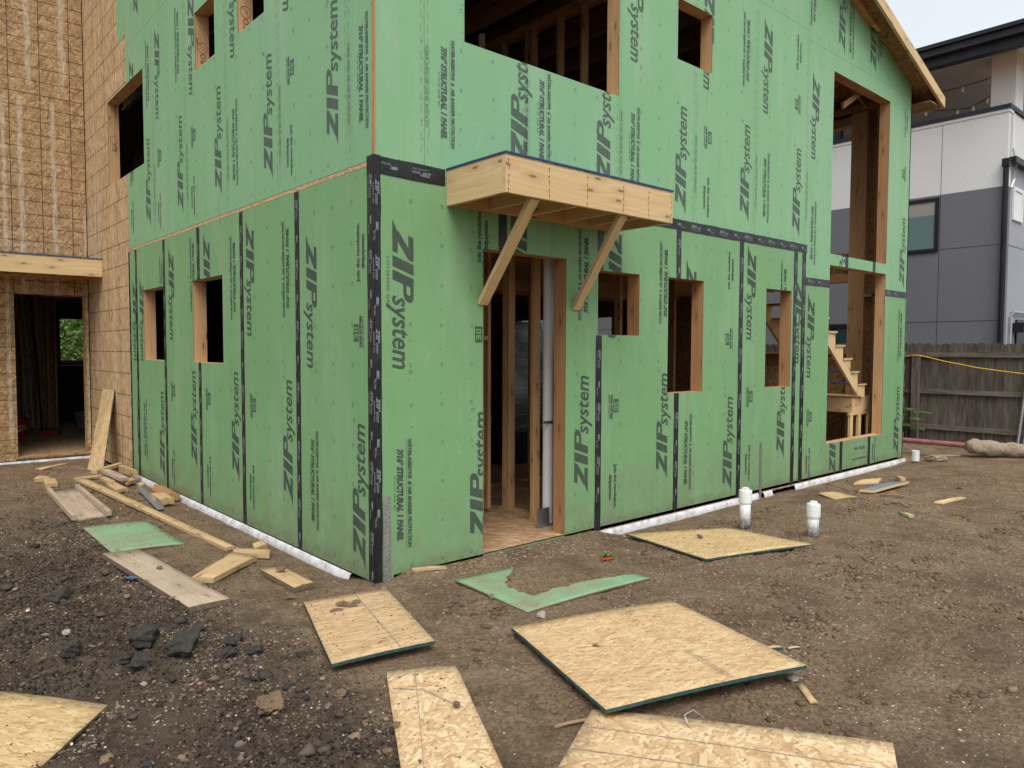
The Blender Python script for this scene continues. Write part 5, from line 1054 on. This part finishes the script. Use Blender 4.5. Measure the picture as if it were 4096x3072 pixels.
for v in o.data.vertices: v.co += Vector((math.sin(v.co.y*23)*math.sin(v.co.z*31), math.sin(v.co.x*29+v.co.z*17), math.sin(v.co.y*19+v.co.x*13)))*.007 + Vector((random.uniform(-1, 1), random.uniform(-1, 1), random.uniform(-1, 1)))*.009
# fence
fz = .05; fx = 12.1
fence = empty('wooden_fence', 'weathered grey-brown dog-eared board fence behind the yard', 'fence', None, (fx, 0, fz))
y = -7.0
pk = []
while y < 14:
    w = random.uniform(.132, .142); pk.append((y, w)); y += w+random.uniform(.003, .008)
order = sorted(pk, key=lambda t_: abs(t_[0]+.3)); chosen = set(order[:92]); rest = MB()
def picket(mb, y, w):
    h = 1.81+random.uniform(-.012, .012); tn = random.uniform(.75, 1.35); t3 = (tn, tn*random.uniform(.93, 1.02), tn*random.uniform(.88, 1.0)); e = .028; o_ = random.uniform(0, 50); x0 = .02+random.uniform(0, .004)
    pr = [(y, 0), (y+w, 0), (y+w, h-e), (y+w-e, h), (y+e, h), (y, h-e)]
    mb.face([(x0, a, b) for a, b in pr][::-1], [(o_+b, o_+a) for a, b in pr][::-1], tint=t3); mb.face([(x0+.016, a, b) for a, b in pr], [(o_+b, o_+a) for a, b in pr], tint=t3)
    for i in range(6): a, b = pr[i], pr[(i+1) % 6]; mb.face([(x0, *a), (x0, *b), (x0+.016, *b), (x0+.016, *a)], [(a[1], 0), (b[1], 0), (b[1], .016), (a[1], .016)], tint=t3)
for y, w in pk:
    if (y, w) in chosen: mb = MB(); picket(mb, y, w); mb.build('picket', 'fence', fence, tint=True)
    else: picket(rest, y, w)
rest.build('picket', 'fence', fence, tint=True, kind='stuff')
for z in (.22, .88, 1.56): MB().box(-.022, .018, -7, 14, z, z+.085, 'y', tint=(1.35, 1.35, 1.35)).build('rail', 'fence', fence, tint=True)
for y in (-5.2, -2.3, .61, 3.1, 5.6, 8.1): MB().box(-.125, -.024, y, y+.12, -.1, 1.62, 'z', tint=(1.25, 1.2, 1.15)).build('fence_post', 'fence', fence, tint=True)
MB().box(.0, .02, .9, 3.4, -.06, .12, 'y', tint=(1.6, 1.35, 1.1)).build('kick_board', 'fence', fence, tint=True)
# yellow cord
pts = [(0, 6, .02), (0, 3.1, .05), (0, 2.0, -.03), (0, .88, -.015), (-.05, .75, .0), (-.11, .67, .012), (-.05, .58, .0), (.0, .40, -.045), (.0, .19, -.10), (.0, -.1, -.155), (.0, -.3, -.20), (.0, -.7, -.255), (.0, -1.04, -.295), (.0, -1.8, -.34), (.0, -2.3, -.30)]
o = MB().tube(pts, .008, 8).build('yellow_cord', 'yellow', None, weld=True); o.location = (12.035, 0, 1.63); tag(o, 'yellow cord draped along the wooden fence', 'cord')
# tube gate leaning on the fence
gt = empty('tube_gate', 'galvanised tubular gate frame leaning on the fence at the right edge', 'gate', None, (11.95, -1.0, .07))
MB().tube([(0, 0, 0), (.06, -.06, .8), (.12, -.12, 1.7)], .024, 12).build('gate_tube', 'galv', gt); MB().tube([(.03, -.08, .03), (.08, -.14, .8), (.13, -.2, 1.7)], .02, 12).build('gate_tube', 'galv', gt)
MB().tube([(0, .04, .0), (0, -.9, -.03), (0, -2.2, -.06)], .024, 12).build('gate_tube', 'galv', gt); MB().tube([(.12, -.12, 1.7), (.12, -2.2, 1.7)], .024, 12).build('gate_tube', 'galv', gt)
# sapling by the fence post (pinnate leaves)
def leafquad(mb, p, d, n, L, w):
    d = d.normalized(); s_ = d.cross(n).normalized(); f = [p, p+d*L*.4+s_*w, p+d*L, p+d*L*.4-s_*w]; mb.face(f)
def sapling(name, x, y, z, h, label, fronds=11, seed=3, scale=1., mat='leaf'):
    rr = random.Random(seed); root = empty(name, label, 'plant', None, (x, y, z)); MB().tube([(0, 0, -.03), (.02, .01, h*.5), (.0, .0, h)], .011*scale, 7).build('stem', 'stem', root); mb = MB()
    for k in range(fronds):
        a = k*2.4+rr.uniform(-.3, .3); z0 = h*(.25+.75*k/fronds); L = .30*scale*rr.uniform(.7, 1.1); d = Vector((math.cos(a), math.sin(a), .45)); p = Vector((0, 0, z0))
        for j in range(12):
            t_ = j/11; q_ = p+d*L*t_+Vector((0, 0, -.35*L*t_*t_)); dd = (d+Vector((0, 0, -.7*t_))).normalized(); s_ = dd.cross(Vector((0, 0, 1))).normalized()
            if j < 2: continue
            for sg in (-1, 1): leafquad(mb, q_, s_*sg+dd*.5+Vector((0, 0, -.25)), Vector((0, 0, 1)), .10*scale*(1-.4*abs(t_-.5)), .019*scale)
            mb.face([q_, q_+s_*.002, q_+dd*L/11+s_*.002, q_+dd*L/11])
    mb.build('foliage', mat, root)
sapling('sapling', 11.62, .66, .06, .62, 'green sapling with feathery leaves at the foot of the fence post', 13, 4, 1.25)
wd = empty('weed', 'small green weed sprouting on the mud in front of the doorway', 'weed', None, (1.80, -.66, gz(1.8, -.66))); mb = MB(); rr = random.Random(5)
for k in range(26):
    a = rr.uniform(0, 6.3); d = Vector((math.cos(a), math.sin(a), rr.uniform(.3, 1.2))); leafquad(mb, Vector((rr.uniform(-.03, .03), rr.uniform(-.03, .03), .0)), d, Vector((0, 0, 1)), rr.uniform(.04, .10), .010)
mb.build('foliage', 'leaf', wd)
M['red2'] = plain('red_orange_plastic', (.65, .06, .02), .5)
stick('plastic_scrap', (1.70, -.70, .01), (1.78, -.74, .015), .015, .008, 'red2', 'tiny red-orange plastic scrap beside the weed', 'scrap')
# grass tufts at the fence
mb = MB()
for k in range(420):
    x, y = 11.9+random.uniform(-.25, .15), random.uniform(-3, 3); a = random.uniform(0, 6.3); d = Vector((math.cos(a)*.5, math.sin(a)*.5, 1)); leafquad(mb, Vector((x, y, gz(x, y)-.005)), d, Vector((math.cos(a), math.sin(a), 0)), random.uniform(.03, .10), .003)
tag(mb.build('weeds', 'leaf', None), 'thin grass and weeds along the foot of the fence', 'grass', kind='stuff')

# ================================================================== neighbouring building
nb = empty('neighbour_house', 'modern white and dark grey stucco house with roofed deck beyond the fence', 'house', None, (15, .1, 0))
def nbx(mb_args, name, mat, parent=nb, axis='y'):
    x0, x1, y0, y1, z0, z1 = mb_args; return MB().box(x0-15, x1-15, y0-.1, y1-.1, z0, z1, axis).build(name, mat, parent)
nbx((15, 15.25, .10, 22, 0, 5.13), 'grey_wall', 'stg'); nbx((15, 15.25, .10, 22, 5.131, 6.68), 'white_wall', 'stw')
nbx((15.26, 24, .10, .35, 0, 5.62), 'front_wall', 'stp'); nbx((15.26, 24, .10, .35, 5.63, 6.68), 'front_parapet', 'stw')
mb = MB(); mb.box(-.04, .30, -.04, 21.9, 6.70, 6.79, 'y'); mb.box(.305, 9, -.04, .30, 6.70, 6.79, 'x'); mb.build('parapet_cap', 'navy', nb); mb = MB(); mb.box(-.02, .27, -.02, 21.9, 6.635, 6.699, 'y'); mb.build('cap_flashing', 'stw', nb)
nbx((15.26, 24, .36, 22, 5.65, 5.72), 'deck_floor', 'soffit')
nbx((14.6, 24, -.35, 22, 7.97, 8.03), 'deck_soffit', 'soffit'); 
mb = MB(); mb.box(-.62, -.40, -.6, 22, 7.72, 7.98, 'y'); mb.box(-.78, -.62, -.65, 22, 7.90, 8.03, 'y'); mb.box(-.62, 9, -.62, -.5, 7.75, 8.03, 'x'); mb.build('fascia', 'navy', nb); mb = MB(); mb.box(-.85, 9.1, -.7, 22, 8.04, 8.12, 'y'); mb.build('roof_edge', 'blk', nb)
mb = MB(); mb.box(.38, .95, .0, .45, 6.795, 7.96, 'z'); mb.box(5, 5.3, .3, 21, 5.72, 7.96, 'y'); mb.box(.35, 5, 9.5, 9.7, 5.72, 7.96, 'x'); mb.build('deck_wall', 'soffit', nb)
for y in (3.6, 6.5, 9.3): nbx((15.02, 15.2, y, y+.14, 6.79, 7.96), 'deck_post', 'blk', axis='z')
# score lines in the stucco
mb = MB()
for z in (2.36, 3.94): mb.box(-.003, .0, .0, 21.9, z-.004, z+.004, 'y')
for y in (1.34, 4.9, 8.5): mb.box(-.0032, .0, y-.104, y-.096, 0, 6.64, 'z')
mb.box(.26, 9, -.003, 0, 3.93, 3.945, 'x'); mb.build('score_lines', 'blk', nb)
def nwin(y0, y1, z0, z1, gm='glass'):
    mb = MB(); t_ = .075
    for a, b, c_, d in ((y0, y1, z0, z0+t_), (y0, y1, z1-t_, z1), (y0, y0+t_, z0+t_, z1-t_), (y1-t_, y1, z0+t_, z1-t_)): mb.box(-.035, -.004, a-.1, b-.1, c_, d, 'y')
    f = mb.build('window', 'blk', nb); MB().box(-.012, -.005, y0+t_-.1, y1-t_-.1, z0+t_, z1-t_, 'y').build('pane', gm, f)
nwin(1.36, 3.0, 3.90, 5.08); nwin(2.55, 3.74, 1.1, 2.35, 'dglass'); nwin(9, 10.6, 3.9, 5.08); nwin(6.5, 7.8, 1.2, 2.4, 'dglass')
MB().tube([(-.08, -.0, 0), (-.08, -.0, 5.55)], .055, 12).build('downspout', 'blk', nb); mb = MB(); mb.box(-.16, .02, -.07, .06, 5.50, 5.66, 'z'); mb.box(.06, 9, -.14, -.01, 5.60, 5.72, 'x'); mb.build('gutter', 'blk', nb)
mb = MB(); 
for a, b, c_, d in ((.40, 1.08, 4.48, 4.55), (.40, 1.08, 5.10, 5.17), (.40, .47, 4.551, 5.099), (1.01, 1.08, 4.551, 5.099)): mb.box(a, b, -.035, -.002, c_, d, 'x')
f = mb.build('small_window', 'white', nb); MB().box(.47, 1.01, -.014, -.003, 4.55, 5.10, 'x').build('pane', 'white', f)
MB().tube([(.16, -.04, 6.6), (.15, -.05, 5.9), (.35, -.07, 5.6), (.30, -.05, 5.3), (.16, -.04, 5.1)], .022, 8).build('conduit', 'white', nb)
MB().tube([(2.2, -.05, 2.55), (.55, -.05, 2.55), (.42, -.05, 2.45), (.40, -.05, 1.5)], .025, 8).build('conduit', 'galv', nb); MB().box(.55, 1.0, -.25, -.01, 2.12, 2.32, 'x').build('wall_lamp', 'blk', nb)
nbx((15.9, 19, .06, .099, 0, 2.40), 'garage_door', 'blk', axis='x')
# string lights under the deck roof
def string(pts, label, bulbs):
    root = empty('string_light', label, 'string light', 'string lights under the deck roof', pts[0]); P0 = Vector(pts[0]); pts = [Vector(p) for p in pts]
    P = []
    for a, b in zip(pts[:-1], pts[1:]):
        for k in range(10): t_ = k/10; q_ = a.lerp(b, t_); q_.z -= .22*4*t_*(1-t_)*min(1, (b-a).length/4); P.append(q_-P0)
    P.append(pts[-1]-P0); MB().tube(P, .009, 6).build('cable', 'wire', root)
    for k in range(bulbs):
        q_ = P[int((k+.5)/bulbs*len(P))]; MB().tube([q_+Vector((0, 0, -.01)), q_+Vector((0, 0, -.05)), q_+Vector((0, 0, -.08)), q_+Vector((0, 0, -.13))], .03, 8, radii=[.014, .016, .032, .01]).build('bulb', 'bulb', root)
string([(15.6, .15, 7.68), (15.4, 2.6, 7.62), (15.4, 6, 7.8)], 'upper string of bulbs running straight along under the deck roof', 11)
string([(15.5, .1, 7.50), (15.5, 1.0, 7.02), (15.6, 3.2, 7.75)], 'lower string of bulbs dipping near the parapet', 8)
# bushes and a pale house seen through the left doorway and far window
def bush(name, x, y, z, r, h, label, seed):
    rr = np.random.default_rng(seed); root = empty(name, label, 'tree', 'green trees seen through the far window', (x, y, z)); MB().tube([(0, 0, 0), (.05, 0, h*.4), (0, .1, h*.8)], .08, 8, radii=[.1, .07, .03]).build('trunk', 'bark', root)
    n = 9000; d = rr.normal(size=(n, 3)); d /= np.linalg.norm(d, axis=1)[:, None]; c = d*(rr.random((n, 1))**.4)*np.array([r, r, h*.5])*(1+.25*np.sin(d[:, :1]*7+d[:, 1:2]*5)); c[:, 2] += h*.55
    mb = MB()
    for p in c:
        dd = Vector(rr.normal(size=3)).normalized(); leafquad(mb, Vector(p), dd, Vector(rr.normal(size=3)).normalized(), .15, .045)
    mb.build('crown', 'leafb', root)
bush('leafy_tree', 2.2, 24.5, 0, 2.2, 3.9, 'dense green tree filling the far window seen through the left doorway', 1); bush('leafy_tree', 4.6, 27, 0, 2.2, 4.6, 'taller green tree behind the dense one, seen through the far window', 2)
ph = empty('pale_house', 'pale clapboard house with grey window beyond the trees, seen through the far window', 'house', None, (0, 34, 0)); MB().box(-5, 8, 0, .3, 0, 7, 'x').build('wall', 'stw', ph); mb = MB()
for k in range(35): mb.box(-5, 8, -.02, -.001, .2*k, .2*k+.03, 'x')
mb.build('siding_laps', 'soffit', ph); MB().box(1.5, 2.4, -.05, -.021, 3.2, 4.6, 'z').build('window', 'stg', ph)

# ================================================================== things inside
bk = empty('red_bucket', 'red plastic bucket with white lettering just inside the left doorway', 'bucket', None, (-.60, 11.95, .037))
mb = MB(); mb.tube([(0, 0, 0), (0, 0, .34), (0, 0, .36)], .15, 28, radii=[.13, .15, .158]); mb.build('bucket_body', 'red', bk, weld=True); mb = MB()
for txt, z in (('THE HOME', .20), ('DEPOT', .12)):
    for f in line(txt, .18, .05, .04):
        q_ = []
        for u, v in f: a = -PI/2+(u-.06)/.14-.1; r_ = .143; q_.append((r_*math.cos(a), r_*math.sin(a), z+v+.25*(u-.09)))
        mb.face(q_)
mb.build('printed_lettering', 'white', bk)
gr = empty('angle_grinder', 'red and black power tool lying on the floor beside the red bucket', 'tool', None, (-.12, 11.75, .085)); MB().tube([(-.12, 0, 0), (0, .02, 0), (.10, .03, 0)], .03, 10, radii=[.03, .032, .03]).build('handle', 'red', gr); MB().tube([(.10, .03, 0), (.17, .04, .005), (.2, .04, .01)], .03, 10, radii=[.03, .036, .03]).build('head', 'blk', gr)
for x, y, z, a_, lb in [(4.75, 3.7, 1.25, 0, 'stack of plastic wrapped window units behind the doorway studs')]:
    t = NT('stretch_wrap', .15, .6); v = t.obj(); n = t.noise(t.map(v, (3, 3, 60)), 1, 4, .7, .5); t.color(t.mix(t.rng(n, .5, .72), (.02, .018, .018), (.45, .47, .5))); M['wrapf'] = t.m
    mb = MB(); f = [(-.5, -.25, 0), (.6, -.25, 0), (.35, -.1, 1.65), (-.18, -.1, 1.65)]; g = [(p[0]+.05, p[1]+.4, p[2]) for p in f]
    mb.face(f); mb.face(g[::-1]); [mb.face([f[(i+1) % 4], f[i], g[i], g[(i+1) % 4]]) for i in range(4)]
    o = mb.build('wrapped_stack', 'wrapf', None); o.location = (x, y, .04+.45); tag(o, lb, 'stack')
    o = MB().box(-.6, .8, -.35, .35, 0, .45, 'x').build('crate', 'dark', None); o.location = (x, y, .037); tag(o, 'low dark crate carrying the plastic wrapped stack', 'crate')
rl = MB().tube([(-.3, 0, 0), (.35, 0, 0)], .06, 14).build('paper_roll', 'stp', None); rl.location = (1.1, 15.9, 1.362); tag(rl, 'grey roll lying on the counter below the far window', 'roll')
pb = empty('pail', 'pale plastic pail on the floor at the right of the left doorway interior', 'bucket', None, (.66, 12.95, .037)); MB().tube([(0, 0, 0), (0, 0, .36)], .15, 20, radii=[.13, .15]).build('pail_body', 'stg', pb)

# pencil marks on three upper window jambs, small plastic litter
M['pen'] = plain('carpenter_pen', (.05, .035, .03), .8)
def jamb_note(frame, y, z, sz=.07):
    mb = MB(); ps = line('RO', sz*1.5, sz*.8, -.0)
    ps += [[(sz*2.4+a*math.cos(t0), sz*.4+a*math.sin(t0)) for a, t0 in ((sz*.8, k*PI/8), (sz*.8, (k+1)*PI/8), (sz*.74, (k+1)*PI/8), (sz*.74, k*PI/8))] for k in range(16)]
    ps += [[(sz*2.1, sz*.4), (sz*2.35, sz*.05), (sz*2.37, sz*.12), (sz*2.14, sz*.43)], [(sz*2.35, sz*.05), (sz*3.0, sz*.9), (sz*2.97, sz*.94), (sz*2.33, sz*.12)]]
    for f in ps: mb.face([(.11-v, y-.0012, z+u) for u, v in f])
    mb.build('pencil_note', 'pen', frame)
fr = [o for o in house.children if o.name.startswith('window_frame')]
side = fr[-5:]; jamb_note(side[0], 7.45, 4.62); jamb_note(side[1], 3.69, 4.82); jamb_note(side[2], 2.49, 4.80)
M['bluep'] = plain('blue_plastic', (.05, .12, .22), .5)
stick('plastic_scrap', (-1.36, 1.28, .02), (-1.28, 1.20, .025), .05, .004, 'bluep', 'blue plastic scrap by the edge of the wide weathered plank', 'scrap')
stick('plastic_scrap', (-1.38, .56, .02), (-1.33, .50, .025), .04, .004, 'bluep', 'blue plastic flake in the rubble in front of the wide weathered plank', 'scrap')
